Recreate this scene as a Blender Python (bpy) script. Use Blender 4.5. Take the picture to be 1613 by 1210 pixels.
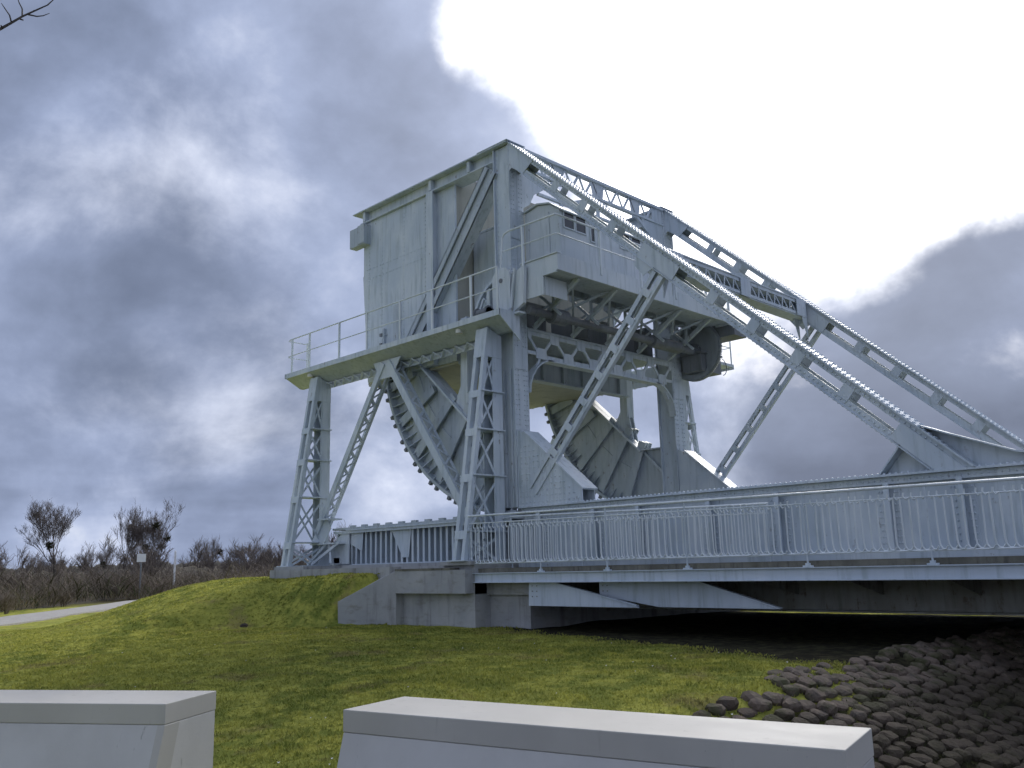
import bpy, math, random
import numpy as np
from mathutils import Vector, Matrix

for o in list(bpy.data.objects):
    bpy.data.objects.remove(o)
SC = bpy.context.scene
COL = SC.collection
R = math.radians
random.seed(7)
rng = np.random.default_rng(11)

# ------------------------------------------------------------------ camera
# world: X along the bridge, Y across it (away), Z up; z = 0 is the eye level
YAW, PIT, ROL = 0.7813874, 0.19816294, -0.0263483
fw = Vector((-math.sin(YAW) * math.cos(PIT), math.cos(YAW) * math.cos(PIT), math.sin(PIT)))
r0 = Vector((math.cos(YAW), math.sin(YAW), 0))
u0 = r0.cross(fw)
rr = r0 * math.cos(ROL) + u0 * math.sin(ROL)
uu = -r0 * math.sin(ROL) + u0 * math.cos(ROL)
cam = bpy.data.cameras.new('camera')
cam.sensor_width = 36.0
cam.lens = 1417.5 / 1613.0 * 36.0
cam.clip_start = 0.1
cam.clip_end = 5000
camo = bpy.data.objects.new('camera', cam)
camo.matrix_world = Matrix(((rr.x, uu.x, -fw.x, 0), (rr.y, uu.y, -fw.y, 0), (rr.z, uu.z, -fw.z, 0), (0, 0, 0, 1)))
COL.objects.link(camo)
SC.camera = camo

# ------------------------------------------------------------------ sun + sky
SUN_EL, SUN_AZ = R(33.0), R(115.0)          # azimuth counted from +X towards +Y
sd = Vector((math.cos(SUN_EL) * math.cos(SUN_AZ), math.cos(SUN_EL) * math.sin(SUN_AZ), math.sin(SUN_EL)))
sun = bpy.data.lights.new('sun', 'SUN')
sun.energy = 2.0
sun.angle = R(32)
sun.color = (1.0, 0.955, 0.88)
suno = bpy.data.objects.new('sun', sun)
suno.rotation_euler = sd.to_track_quat('Z', 'Y').to_euler()
suno.location = (0, 30, 40)
COL.objects.link(suno)

world = bpy.data.worlds.new('World')
SC.world = world
world.use_nodes = True


class NT:
    """small helper for node trees"""
    def __init__(s, tree):
        s.t = tree
        s.n = tree.nodes
        s.l = tree.links

    def new(s, typ, ins=None, **kw):
        n = s.n.new(typ)
        for k, v in kw.items():
            setattr(n, k, v)
        for k, v in (ins or {}).items():
            s.set(n, k, v)
        return n

    def set(s, n, k, v):
        sock = n.inputs[k]
        if isinstance(v, bpy.types.NodeSocket):
            s.l.new(v, sock)
        else:
            sock.default_value = v

    def math(s, op, a, b=0.0, c=0.0, clamp=False):
        n = s.n.new('ShaderNodeMath')
        n.operation = op
        n.use_clamp = clamp
        for i, v in enumerate((a, b, c)):
            if i < len(n.inputs):
                s.set(n, i, v)
        return n.outputs[0]

    def mapr(s, v, a, b, c=0.0, d=1.0, smooth=True):
        n = s.n.new('ShaderNodeMapRange')
        n.interpolation_type = 'SMOOTHSTEP' if smooth else 'LINEAR'
        s.set(n, 0, v)
        for i, x in enumerate((a, b, c, d)):
            s.set(n, i + 1, x)
        return n.outputs[0]

    def mix(s, f, a, b, mode='MIX'):
        n = s.n.new('ShaderNodeMix')
        n.data_type = 'RGBA'
        n.blend_type = mode
        s.set(n, 0, f)
        for i, x in ((6, a), (7, b)):
            if not isinstance(x, bpy.types.NodeSocket) and len(x) == 3:
                x = (*x, 1)
            s.set(n, i, x)
        return n.outputs[2]

    def noise(s, vec, scale, detail=4, rough=0.55, dist=0.0, dims='3D'):
        n = s.n.new('ShaderNodeTexNoise')
        n.noise_dimensions = dims
        if vec is not None:
            s.l.new(vec, n.inputs['Vector'])
        n.inputs['Scale'].default_value = scale
        n.inputs['Detail'].default_value = detail
        n.inputs['Roughness'].default_value = rough
        n.inputs['Distortion'].default_value = dist
        return n.outputs[0]

    def mapping(s, vec, loc=(0, 0, 0), rot=(0, 0, 0), scale=(1, 1, 1)):
        n = s.n.new('ShaderNodeMapping')
        s.l.new(vec, n.inputs[0])
        n.inputs[1].default_value = loc
        n.inputs[2].default_value = rot
        n.inputs[3].default_value = scale
        return n.outputs[0]


# broad cloud masses: direction, angular radius (degrees), lightness
TONE_LOBES = [
    ((-0.7759, 0.3481, 0.5261), 16, 0.035),
    ((-0.8705, 0.2466, 0.426), 5, 0.075),
    ((-0.8497, 0.3034, 0.4312), 5, 0.06),
    ((-0.6742, 0.5354, 0.5087), 10, -0.02),
    ((-0.8662, 0.3662, 0.3399), 13, -0.075),
    ((-0.8084, 0.4548, 0.3737), 6, 0.035),
    ((-0.8049, 0.5, 0.3197), 4, 0.05),
    ((-0.9268, 0.2898, 0.2389), 8, 0.085),
    ((-0.8839, 0.4144, 0.2168), 5, 0.1),
    ((-0.9159, 0.3642, 0.1689), 11, -0.09),
    ((-0.869, 0.4661, 0.1661), 10, -0.07),
    ((-0.7906, 0.5564, 0.2558), 6, 0.04),
    ((-0.9431, 0.2887, 0.1648), 6, -0.06),
    ((-0.9038, 0.4155, 0.1024), 6, 0.06),
    ((-0.9442, 0.3182, 0.0852), 5, 0.05),
    ((-0.7937, 0.5935, 0.1332), 9, -0.05),
    ((-0.8277, 0.5335, 0.1742), 5, -0.03),
    ((-0.3053, 0.9324, 0.1934), 17, -0.11),
    ((-0.4067, 0.9007, 0.153), 12, -0.1),
    ((-0.2278, 0.9195, 0.3205), 9, -0.05),
    ((-0.3044, 0.8911, 0.3365), 6, -0.02),
    ((-0.2871, 0.9523, 0.1035), 10, -0.06),
    ((-0.4856, 0.866, 0.1192), 8, -0.06),
    ((-0.6927, 0.7093, 0.1306), 7, 0.06),
    ((-0.6241, 0.7696, 0.1346), 7, 0.02),
    ((-0.8505, 0.2035, 0.485), 9, -0.03),
]
WHITE_LOBES = [
    ((-0.4891, 0.6948, 0.5273), 13, 1.0),
    ((-0.3772, 0.7947, 0.4755), 15, 1.1),
    ((-0.2556, 0.8481, 0.464), 13, 1.0),
    ((-0.4676, 0.7875, 0.4015), 10, 0.9),
    ((-0.3443, 0.8499, 0.3988), 9, 0.4),
    ((-0.5929, 0.5871, 0.5512), 5, 0.5),
    ((-0.1995, 0.8873, 0.4159), 8, 0.6),
    ((-0.576, 0.6996, 0.4228), 5, -0.55),
    ((-0.5848, 0.6704, 0.4567), 4, -0.2),
    ((-0.2585, 0.9267, 0.2729), 15, -0.7),
    ((-0.6653, 0.5795, 0.4707), 8, -0.6),
    ((-0.6615, 0.5255, 0.5351), 5, -0.5),
]


def build_world():
    w = NT(world.node_tree)
    w.n.clear()
    tc = w.new('ShaderNodeTexCoord')
    d = tc.outputs['Generated']
    sep = w.new('ShaderNodeSeparateXYZ', {0: d})
    dz = w.math('ADD', w.math('MAXIMUM', sep.outputs[2], 0.0), 0.16)
    px = w.math('DIVIDE', sep.outputs[0], dz)
    py = w.math('DIVIDE', sep.outputs[1], dz)
    p = w.new('ShaderNodeCombineXYZ', {0: px, 1: py, 2: 0.0}).outputs[0]
    big = w.noise(w.mapping(p, loc=(3.1, 1.7, 0)), 0.70, 5, 0.48, 0.2)
    wisp = w.noise(w.mapping(d, loc=(1.3, 0.2, 2.2), scale=(1, 1, 1.25)), 4.0, 8, 0.57, 0.15)
    tone = w.math('ADD', w.math('MULTIPLY', big, 0.45), w.math('MULTIPLY', wisp, 0.55))
    # wind-torn displacement of the masses
    warp = w.new('ShaderNodeTexNoise', {'Vector': d, 'Scale': 4.5, 'Detail': 6.0, 'Roughness': 0.52})
    wv = w.new('ShaderNodeVectorMath', {0: warp.outputs['Color'], 1: (0.5, 0.5, 0.5)}, operation='SUBTRACT').outputs[0]
    wv = w.new('ShaderNodeVectorMath', {0: wv, 'Scale': 0.26}, operation='SCALE').outputs[0]
    dw = w.new('ShaderNodeVectorMath', {0: d, 1: wv}, operation='ADD').outputs[0]

    def lobes(lst):
        tot = None
        for v, r, amp in lst:
            dist = w.new('ShaderNodeVectorMath', {0: dw, 1: v}, operation='DISTANCE').outputs['Value']
            k = w.mapr(dist, math.radians(r) * 1.25, 0.0, 0.0, amp)
            tot = k if tot is None else w.math('ADD', tot, k)
        return tot
    tone2 = w.math('ADD', tone, lobes(TONE_LOBES))
    ramp = w.new('ShaderNodeValToRGB', {0: tone2})
    cr = ramp.color_ramp
    cr.elements[0].position = 0.24
    cr.elements[0].color = (0.095, 0.118, 0.178, 1)
    cr.elements[1].position = 0.68
    cr.elements[1].color = (0.62, 0.65, 0.70, 1)
    for pos, c in ((0.36, (0.148, 0.180, 0.264, 1)), (0.43, (0.196, 0.236, 0.346, 1)), (0.50, (0.264, 0.314, 0.452, 1)), (0.57, (0.365, 0.415, 0.555, 1))):
        e = cr.elements.new(pos)
        e.color = c
    # brightness round the sun, which stands behind thinner cloud
    dot = w.new('ShaderNodeVectorMath', {0: d, 1: tuple(sd)}, operation='DOT_PRODUCT').outputs['Value']
    ang = w.math('ARCCOSINE', w.math('MINIMUM', dot, 1.0))
    wh = w.math('ADD', lobes(WHITE_LOBES), w.math('MULTIPLY', w.math('SUBTRACT', wisp, 0.5), 1.5))
    wh = w.math('ADD', wh, w.mapr(ang, 0.42, 0.10, 0.0, 0.5))
    glow = w.mapr(wh, -0.05, 1.10)
    halo = w.mapr(ang, 0.70, 0.15, 0.0, 0.14)
    cloud = w.mix(halo, ramp.outputs[0], (0.95, 0.96, 1.05))
    core = w.mapr(ang, 0.50, 0.02, 1.25, 3.2)
    bright = w.new('ShaderNodeVectorMath', {0: (1.0, 1.0, 1.02), 'Scale': core}, operation='SCALE').outputs[0]
    sunny = w.mix(glow, cloud, bright)
    sky = w.new('ShaderNodeTexSky', sky_type='NISHITA', sun_disc=False, sun_elevation=SUN_EL,
                sun_rotation=R(90) - SUN_AZ, air_density=1.0, dust_density=1.6, ozone_density=1.0)
    # clear air shows through where the cloud is thinnest
    gap = w.mapr(tone, 0.58, 0.70, 0.0, 0.35)
    skyc = w.new('ShaderNodeVectorMath', {0: sky.outputs[0], 'Scale': 0.10}, operation='SCALE').outputs[0]
    col = w.mix(gap, sunny, skyc)
    scaled = w.new('ShaderNodeVectorMath', {0: col, 'Scale': 10.0}, operation='SCALE').outputs[0]
    bg = w.new('ShaderNodeBackground', {0: scaled, 1: 0.10})
    out = w.new('ShaderNodeOutputWorld')
    w.l.new(bg.outputs[0], out.inputs[0])


build_world()

vs = SC.view_settings
vs.view_transform = 'Standard'
vs.look = 'None'
vs.gamma = 1.0
vs.use_curve_mapping = False
vs.exposure = 0.52
SC.render.engine = 'CYCLES'
world.cycles.sampling_method = 'MANUAL'
world.cycles.sample_map_resolution = 256
SC.cycles.use_adaptive_sampling = True
SC.cycles.adaptive_threshold = 0.025
SC.cycles.max_bounces = 4
SC.cycles.diffuse_bounces = 2
SC.cycles.glossy_bounces = 2
SC.cycles.transparent_max_bounces = 6

# ------------------------------------------------------------------ materials
MATS = {}


def mat_base(name, rough=0.6, spec=0.4, metal=0.0):
    m = bpy.data.materials.new(name)
    m.use_nodes = True
    nt = NT(m.node_tree)
    b = m.node_tree.nodes['Principled BSDF']
    b.inputs['Roughness'].default_value = rough
    b.inputs['Specular IOR Level'].default_value = spec
    b.inputs['Metallic'].default_value = metal
    MATS[name] = m
    geo = nt.new('ShaderNodeNewGeometry')
    return m, nt, b, geo.outputs['Position']


def bump(nt, b, h, strength=0.3, dist=0.01):
    n = nt.new('ShaderNodeBump', {'Height': h, 'Strength': strength, 'Distance': dist})
    nt.l.new(n.outputs[0], b.inputs['Normal'])


def steel(name, c1, c2, rust=0.62, rough=0.42):
    m, nt, b, P = mat_base(name, rough, 0.45)
    a = nt.noise(nt.mapping(P, scale=(1, 1, .5)), 1.3, 6, .6)
    st = nt.noise(nt.mapping(P, scale=(6, 6, .55)), 1.6, 5, .6)
    c = nt.mix(nt.mapr(a, .35, .68), c1, c2)
    c = nt.mix(nt.mapr(st, .47, .74, 0, .60), c, (c1[0] * .62, c1[1] * .66, c1[2] * .62))
    r = nt.noise(P, 5.5, 8, .72)
    r2 = nt.noise(nt.mapping(P, scale=(9, 9, 1.2)), 1.1, 6, .65)
    c = nt.mix(nt.mapr(nt.math('ADD', nt.math('MULTIPLY', r, .55), nt.math('MULTIPLY', r2, .45)), rust, rust + .09, 0, .75), c, (.115, .075, .048))
    nt.l.new(c, b.inputs['Base Color'])
    nt.l.new(nt.mapr(a, .3, .7, rough - .06, rough + .14), b.inputs['Roughness'])
    h = nt.math('ADD', nt.noise(P, 2.2, 3, .5), nt.math('MULTIPLY', nt.noise(P, 26, 4, .6), .25))
    bump(nt, b, h, .28, .012)


steel('steel_paint', (.500, .575, .645), (.645, .705, .745), rust=.58)
steel('steel_worn_shade', (.41, .475, .525), (.53, .585, .62), rust=.565)  # worn parts, and the gallery soffit as a darkened copy of the paint
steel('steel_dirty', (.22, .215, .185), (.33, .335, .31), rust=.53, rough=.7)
steel('rail_paint', (.68, .74, .77), (.76, .81, .83), rust=.66, rough=.36)
steel('machine_grey', (.15, .162, .175), (.22, .235, .245), rust=.62, rough=.5)
steel('gear_iron', (.26, .29, .31), (.34, .37, .39), rust=.60, rough=.5)
steel('cabin_paint', (.56, .625, .665), (.66, .71, .735), rust=.60)
steel('fascia_paint', (.50, .575, .655), (.585, .65, .72), rust=.63)


def concrete(name, c1, c2, dark, scale=1.0, moss=None, rough=.85):
    m, nt, b, P = mat_base(name, rough, .3)
    a = nt.noise(P, 1.2 * scale, 7, .62)
    st = nt.noise(nt.mapping(P, scale=(5, 5, .5)), 1.0 * scale, 5, .6)
    c = nt.mix(nt.mapr(a, .32, .7), c1, c2)
    c = nt.mix(nt.mapr(st, .5, .72, 0, .75), c, dark)
    fine = nt.noise(P, 38, 5, .7)
    c = nt.mix(nt.mapr(fine, .55, .75, 0, .4), c, dark)
    if moss:
        mo = nt.noise(nt.mapping(P, scale=(2, 2, 5)), 1.6, 6, .65)
        c = nt.mix(nt.mapr(mo, .50, .76, 0, .45), c, moss)
    nt.l.new(c, b.inputs['Base Color'])
    h = nt.math('ADD', nt.noise(P, 7, 6, .65), nt.math('MULTIPLY', fine, .5))
    bump(nt, b, h, .35, .012)


concrete('concrete', (.34, .35, .355), (.44, .445, .44), (.20, .20, .19), 1.0, (.16, .15, .085))
concrete('concrete_beige', (.40, .405, .355), (.48, .48, .42), (.31, .31, .275), .7)
concrete('deck_edge', (.13, .125, .10), (.22, .21, .17), (.06, .06, .05), 2.0, (.12, .11, .05))
concrete('path_gravel', (.30, .285, .265), (.37, .355, .33), (.22, .21, .19), 3.0)


def m_barrier():
    m, nt, b, P = mat_base('barrier_stone', .7, .2)
    a = nt.noise(P, 1.1, 5, .55)
    c = nt.mix(nt.mapr(a, .3, .7), (.48, .460, .415), (.55, .53, .485))
    st = nt.noise(nt.mapping(P, scale=(9, 9, 1.2)), 1.2, 6, .65)
    c = nt.mix(nt.mapr(st, .60, .72, 0, .35), c, (.30, .29, .25))
    wet = nt.noise(nt.mapping(P, loc=(4, 2, 0), scale=(1, 1.6, 1)), .9, 5, .5)
    c = nt.mix(nt.mapr(wet, .48, .60, 0, .28), c, (.40, .39, .365))
    sp = nt.noise(P, 42, 4, .6)
    c = nt.mix(nt.mapr(sp, .70, .76, 0, .5), c, (.2, .19, .17))
    nt.l.new(c, b.inputs['Base Color'])
    nt.l.new(nt.mapr(wet, .45, .6, .75, .55), b.inputs['Roughness'])
    bump(nt, b, nt.math('ADD', nt.noise(P, 5, 4, .5), nt.math('MULTIPLY', nt.noise(P, 90, 3, .6), .3)), .12, .01)


m_barrier()


def m_barrier_panel():
    m, nt, b, P = mat_base('barrier_panel', .6, .35)
    a = nt.noise(P, 1.6, 6, .6)
    c = nt.mix(nt.mapr(a, .3, .7), (.51, .498, .475), (.58, .568, .545))
    st = nt.noise(nt.mapping(P, rot=(0, .15, 0), scale=(14, 14, 2.0)), 1.0, 6, .7)
    c = nt.mix(nt.mapr(st, .66, .74, 0, .6), c, (.20, .20, .17))
    nt.l.new(c, b.inputs['Base Color'])
    bump(nt, b, nt.noise(P, 60, 4, .6), .15, .006)


m_barrier_panel()


def grass_color(nt, P):
    n1 = nt.noise(P, .42, 5, .6, .4)
    n2 = nt.noise(P, 2.3, 5, .62, .3)
    n3 = nt.noise(P, 9.0, 4, .6)
    c = nt.mix(nt.mapr(n1, .36, .62), (.175, .208, .042), (.305, .316, .066))
    c = nt.mix(nt.mapr(n2, .43, .60, 0, .9), c, (.405, .398, .082))
    c = nt.mix(nt.mapr(n3, .50, .70, 0, .75), c, (.090, .118, .020))
    n4 = nt.noise(nt.mapping(P, loc=(5, 9, 0)), 1.1, 6, .65)
    c = nt.mix(nt.mapr(n4, .55, .68, 0, .70), c, (.245, .200, .085))
    return c


def m_ground():
    m, nt, b, P = mat_base('lawn_soil', 1.0, .05)
    c = grass_color(nt, P)
    sep = nt.new('ShaderNodeSeparateXYZ', {0: P})
    n = nt.noise(P, 1.4, 5, .6)
    edge = nt.math('ADD', sep.outputs[0], nt.math('MULTIPLY', nt.math('SUBTRACT', n, .5), 2.2))
    soil = nt.mapr(edge, -4.8, -4.2)
    n2 = nt.noise(P, 6, 6, .65)
    sc = nt.mix(nt.mapr(n2, .4, .65), (.020, .017, .011), (.045, .046, .018))
    c = nt.mix(soil, c, sc)
    far = nt.mapr(nt.math('ADD', sep.outputs[0], nt.math('MULTIPLY', n, 8)), -44, -52)
    c = nt.mix(far, c, (.085, .075, .040))
    # bare dark earth out to the deck shadow's edge, its shade put into the colour
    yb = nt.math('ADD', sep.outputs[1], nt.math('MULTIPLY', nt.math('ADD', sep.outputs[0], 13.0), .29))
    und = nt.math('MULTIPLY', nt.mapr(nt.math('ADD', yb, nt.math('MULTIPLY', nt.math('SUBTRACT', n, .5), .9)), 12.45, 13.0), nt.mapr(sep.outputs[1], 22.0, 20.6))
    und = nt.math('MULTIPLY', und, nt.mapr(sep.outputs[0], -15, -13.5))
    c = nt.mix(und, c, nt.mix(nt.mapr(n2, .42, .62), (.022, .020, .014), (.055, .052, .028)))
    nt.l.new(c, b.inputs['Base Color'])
    bump(nt, b, nt.math('ADD', nt.noise(P, 14, 6, .7), nt.noise(P, 55, 4, .7)), .8, .03)


m_ground()


def m_blades():
    m, nt, b, P = mat_base('grass_blade', .75, .2)
    c = grass_color(nt, P)
    g2 = nt.new('ShaderNodeNewGeometry')
    rnd = g2.outputs['Random Per Island']
    c = nt.mix(nt.mapr(rnd, .0, .45, .32, .0), c, (.045, .065, .012))
    c = nt.mix(nt.mapr(rnd, .55, 1.0, .0, .55), c, (.45, .45, .13))
    nt.l.new(c, b.inputs['Base Color'])
    tr = nt.new('ShaderNodeBsdfTranslucent')
    nt.l.new(c, tr.inputs[0])
    mx = nt.new('ShaderNodeMixShader', {0: .48})
    nt.l.new(b.outputs[0], mx.inputs[1])
    nt.l.new(tr.outputs[0], mx.inputs[2])
    nt.l.new(mx.outputs[0], m.node_tree.nodes['Material Output'].inputs[0])


m_blades()


def m_stone():
    m, nt, b, P = mat_base('riprap_stone', .85, .25)
    oi = nt.new('ShaderNodeObjectInfo')
    c = nt.mix(oi.outputs['Random'], (.085, .063, .046), (.175, .135, .104))
    n = nt.noise(P, 7, 6, .65)
    c = nt.mix(nt.mapr(n, .45, .7, 0, .7), c, (.060, .056, .050))
    mo = nt.noise(P, 2.2, 6, .65)
    c = nt.mix(nt.mapr(mo, .46, .62, 0, .8), c, (.050, .056, .018))
    sepz = nt.new('ShaderNodeSeparateXYZ', {0: P})
    lv = nt.math('ADD', sepz.outputs[2], nt.math('MULTIPLY', nt.math('SUBTRACT', nt.noise(P, .9, 5, .6), .5), .55))
    low_col = nt.mix(nt.mapr(n, .4, .65), (.036, .028, .019), (.072, .058, .036))
    c = nt.mix(nt.mapr(lv, -1.42, -1.66, 0, .78), c, low_col)  # stones turn darker and browner lower on the bank
    nt.l.new(c, b.inputs['Base Color'])
    bump(nt, b, nt.math('ADD', nt.noise(P, 9, 6, .65), nt.noise(P, 26, 6, .7)), .8, .03)


m_stone()


def simple(name, c1, c2, scale=3.0, rough=.8, bs=.4, spec=.3):
    m, nt, b, P = mat_base(name, rough, spec)
    n = nt.noise(P, scale, 6, .65)
    nt.l.new(nt.mix(nt.mapr(n, .35, .68), c1, c2), b.inputs['Base Color'])
    bump(nt, b, nt.noise(P, scale * 6, 5, .65), bs, .01)


simple('bark', (.050, .043, .036), (.105, .092, .078), 2.0)
simple('twig', (.125, .106, .094), (.205, .176, .156), .8, .9)
simple('mistletoe', (.030, .032, .016), (.055, .055, .026), 3)
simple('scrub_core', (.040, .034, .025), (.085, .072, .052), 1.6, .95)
simple('scrub_brown', (.150, .120, .092), (.250, .205, .160), .25, .95)
simple('scrub_green', (.055, .060, .026), (.105, .098, .045), .3, .95)
simple('reed_tan', (.30, .235, .14), (.42, .33, .20), .4, .9)
simple('sign_white', (.74, .76, .76), (.82, .82, .80), 4, .5, .05)
simple('far_wood', (.045, .042, .034), (.085, .076, .060), .12, .95)
simple('daisy_white', (.7, .7, .66), (.8, .8, .76), 4)
simple('molehill_soil', (.035, .026, .020), (.06, .045, .034), 8)
simple('lamp_lens', (.75, .76, .74), (.82, .82, .80), 4, .3, .05)


def m_glass():
    m, nt, b, P = mat_base('window_glass', .08, .6)
    b.inputs['Base Color'].default_value = (.045, .05, .055, 1)


m_glass()


# ------------------------------------------------------------------ mesh helpers
MIRY = 35.26          # near and far trusses mirror about y = 17.63
ORG = {}


class MB:
    def __init__(s, mirror=False):
        s.v = []
        s.f = []
        s.m = mirror

    def add(s, vs_, fs):
        b = len(s.v)
        if s.m:
            s.v += [(x, MIRY - y, z) for x, y, z in vs_]
        else:
            s.v += [tuple(p) for p in vs_]
        s.f += [tuple(b + i for i in f) for f in fs]

    def box(s, x0, x1, y0, y1, z0, z1):
        s.add([(x0, y0, z0), (x1, y0, z0), (x1, y1, z0), (x0, y1, z0), (x0, y0, z1), (x1, y0, z1), (x1, y1, z1), (x0, y1, z1)],
              [(0, 3, 2, 1), (4, 5, 6, 7), (0, 1, 5, 4), (1, 2, 6, 5), (2, 3, 7, 6), (3, 0, 4, 7)])
        return s

    def prism_xz(s, poly, y0, y1):
        n = len(poly)
        s.add([(x, y0, z) for x, z in poly] + [(x, y1, z) for x, z in poly],
              [tuple(range(n)), tuple(range(2 * n - 1, n - 1, -1))] + [(i, i + n, (i + 1) % n + n, (i + 1) % n) for i in range(n)])
        return s

    def prism_yz(s, poly, x0, x1):
        n = len(poly)
        s.add([(x0, y, z) for y, z in poly] + [(x1, y, z) for y, z in poly],
              [tuple(range(n)), tuple(range(2 * n - 1, n - 1, -1))] + [(i, i + n, (i + 1) % n + n, (i + 1) % n) for i in range(n)])
        return s

    def prism_xy(s, poly, z0, z1):
        n = len(poly)
        s.add([(x, y, z0) for x, y in poly] + [(x, y, z1) for x, y in poly],
              [tuple(range(n)), tuple(range(2 * n - 1, n - 1, -1))] + [(i, i + n, (i + 1) % n + n, (i + 1) % n) for i in range(n)])
        return s

    def bar(s, p, q, w, h, up=(0, 0, 1)):
        p, q = Vector(p), Vector(q)
        d = (q - p).normalized()
        u = Vector(up)
        if abs(u.dot(d)) > .98:
            u = Vector((0, 1, 0))
        sv = d.cross(u).normalized()
        u = sv.cross(d).normalized()
        a, b = sv * (w / 2), u * (h / 2)
        c = [-a - b, a - b, a + b, -a + b]
        s.add([p + k for k in c] + [q + k for k in c],
              [(0, 1, 2, 3), (7, 6, 5, 4), (0, 4, 5, 1), (1, 5, 6, 2), (2, 6, 7, 3), (3, 7, 4, 0)])
        return s

    def tube(s, pts, r, n=6, cap=True):
        pts = [Vector(p) for p in pts]
        rs = r if isinstance(r, (list, tuple)) else [r] * len(pts)
        rings = []
        prev = None
        for i, p in enumerate(pts):
            d = (pts[min(i + 1, len(pts) - 1)] - pts[max(i - 1, 0)]).normalized()
            if prev is None:
                prev = Vector((0, 0, 1)) if abs(d.z) < .9 else Vector((1, 0, 0))
            a = d.cross(prev)
            if a.length < 1e-5:
                a = d.cross(Vector((0, 1, 0.01)))
            a.normalize()
            b = a.cross(d)
            prev = b
            rings.append([p + (a * math.cos(t) + b * math.sin(t)) * rs[i] for t in [2 * math.pi * k / n for k in range(n)]])
        vv = [v for ring in rings for v in ring]
        ff = []
        for i in range(len(pts) - 1):
            for k in range(n):
                ff.append((i * n + k, i * n + (k + 1) % n, (i + 1) * n + (k + 1) % n, (i + 1) * n + k))
        if cap:
            ff.append(tuple(range(n - 1, -1, -1)))
            ff.append(tuple((len(pts) - 1) * n + k for k in range(n)))
        s.add(vv, ff)
        return s

    def rivet(s, p, n, r=.016, h=.011):
        r, h = r * 1.35, h * 1.7
        p, n = Vector(p), Vector(n)
        a = n.cross(Vector((0, 0, 1)) if abs(n.z) < .9 else Vector((1, 0, 0))).normalized()
        b = n.cross(a)
        vv, ff = [], []
        for rad, hh in ((r, 0), (r * .72, h * .75)):
            for k in range(6):
                t = math.pi * k / 3
                vv.append(p + a * math.cos(t) * rad + b * math.sin(t) * rad + n * hh)
        vv.append(p + n * h)
        for k in range(6):
            ff.append((k, (k + 1) % 6, 6 + (k + 1) % 6, 6 + k))
            ff.append((6 + k, 6 + (k + 1) % 6, 12))
        s.add(vv, ff)

    def build(s, name, mat, parent=None, smooth=False):
        o0 = Vector(ORG.get(parent, (0, 0, 0))) if parent else Vector((0, 0, 0))
        me = bpy.data.meshes.new(name)
        me.from_pydata([(v[0] - o0.x, v[1] - o0.y, v[2] - o0.z) for v in s.v], [], s.f)
        me.materials.append(MATS[mat])
        if smooth:
            me.polygons.foreach_set('use_smooth', [True] * len(me.polygons))
        me.update()
        o = bpy.data.objects.new(name, me)
        COL.objects.link(o)
        if parent:
            o.parent = parent
            ORG[o] = tuple(o0)
        return o


def tag(o, label=None, cat=None, group=None, kind=None):
    if label: o['label'] = label
    if cat: o['category'] = cat
    if group: o['group'] = group
    if kind: o['kind'] = kind
    return o


def thing(name, loc, label, cat, group=None):
    o = bpy.data.objects.new(name, None)
    o.empty_display_size = .3
    o.location = loc
    COL.objects.link(o)
    ORG[o] = tuple(loc)
    return tag(o, label, cat, group)


def copy_part(src, parent, loc, rot=(0, 0, 0), scale=(1, 1, 1)):
    """copy of a mesh part (shared mesh data), placed at a world location under parent"""
    c = src.copy()
    COL.objects.link(c)
    c.parent = parent
    o0 = ORG.get(parent, (0, 0, 0))
    c.location = (loc[0] - o0[0], loc[1] - o0[1], loc[2] - o0[2])
    c.rotation_euler = rot
    c.scale = scale
    ORG[c] = o0
    return c


def fix_normals(o):
    import bmesh
    bm = bmesh.new()
    bm.from_mesh(o.data)
    bmesh.ops.recalc_face_normals(bm, faces=bm.faces)
    bm.to_mesh(o.data)
    bm.free()


def mesh_obj(name, verts, faces, mat, parent=None, smooth=False):
    m = MB()
    m.v = verts
    m.f = faces
    return m.build(name, mat, parent, smooth)


# ------------------------------------------------------------------ ground
def sstep(x, a, b):
    t = np.clip((x - a) / (b - a), 0, 1)
    return t * t * (3 - 2 * t)


def vnoise(x, y, s, seed=0):
    """cheap smooth value noise"""
    x = np.asarray(x, float) * s + seed * 17.3
    y = np.asarray(y, float) * s + seed * 9.1
    xi, yi = np.floor(x).astype(np.int64), np.floor(y).astype(np.int64)
    fx, fy = x - xi, y - yi
    fx, fy = fx * fx * (3 - 2 * fx), fy * fy * (3 - 2 * fy)

    def h(a, b):
        n = (a * 374761393 + b * 668265263 + seed * 982451653) & 0x7fffffff
        n = ((n ^ (n >> 13)) * 1274126177) & 0x7fffffff
        return ((n ^ (n >> 16)) & 0xffff) / 65535.0
    return (h(xi, yi) * (1 - fx) + h(xi + 1, yi) * fx) * (1 - fy) + (h(xi, yi + 1) * (1 - fx) + h(xi + 1, yi + 1) * fx) * fy


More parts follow.
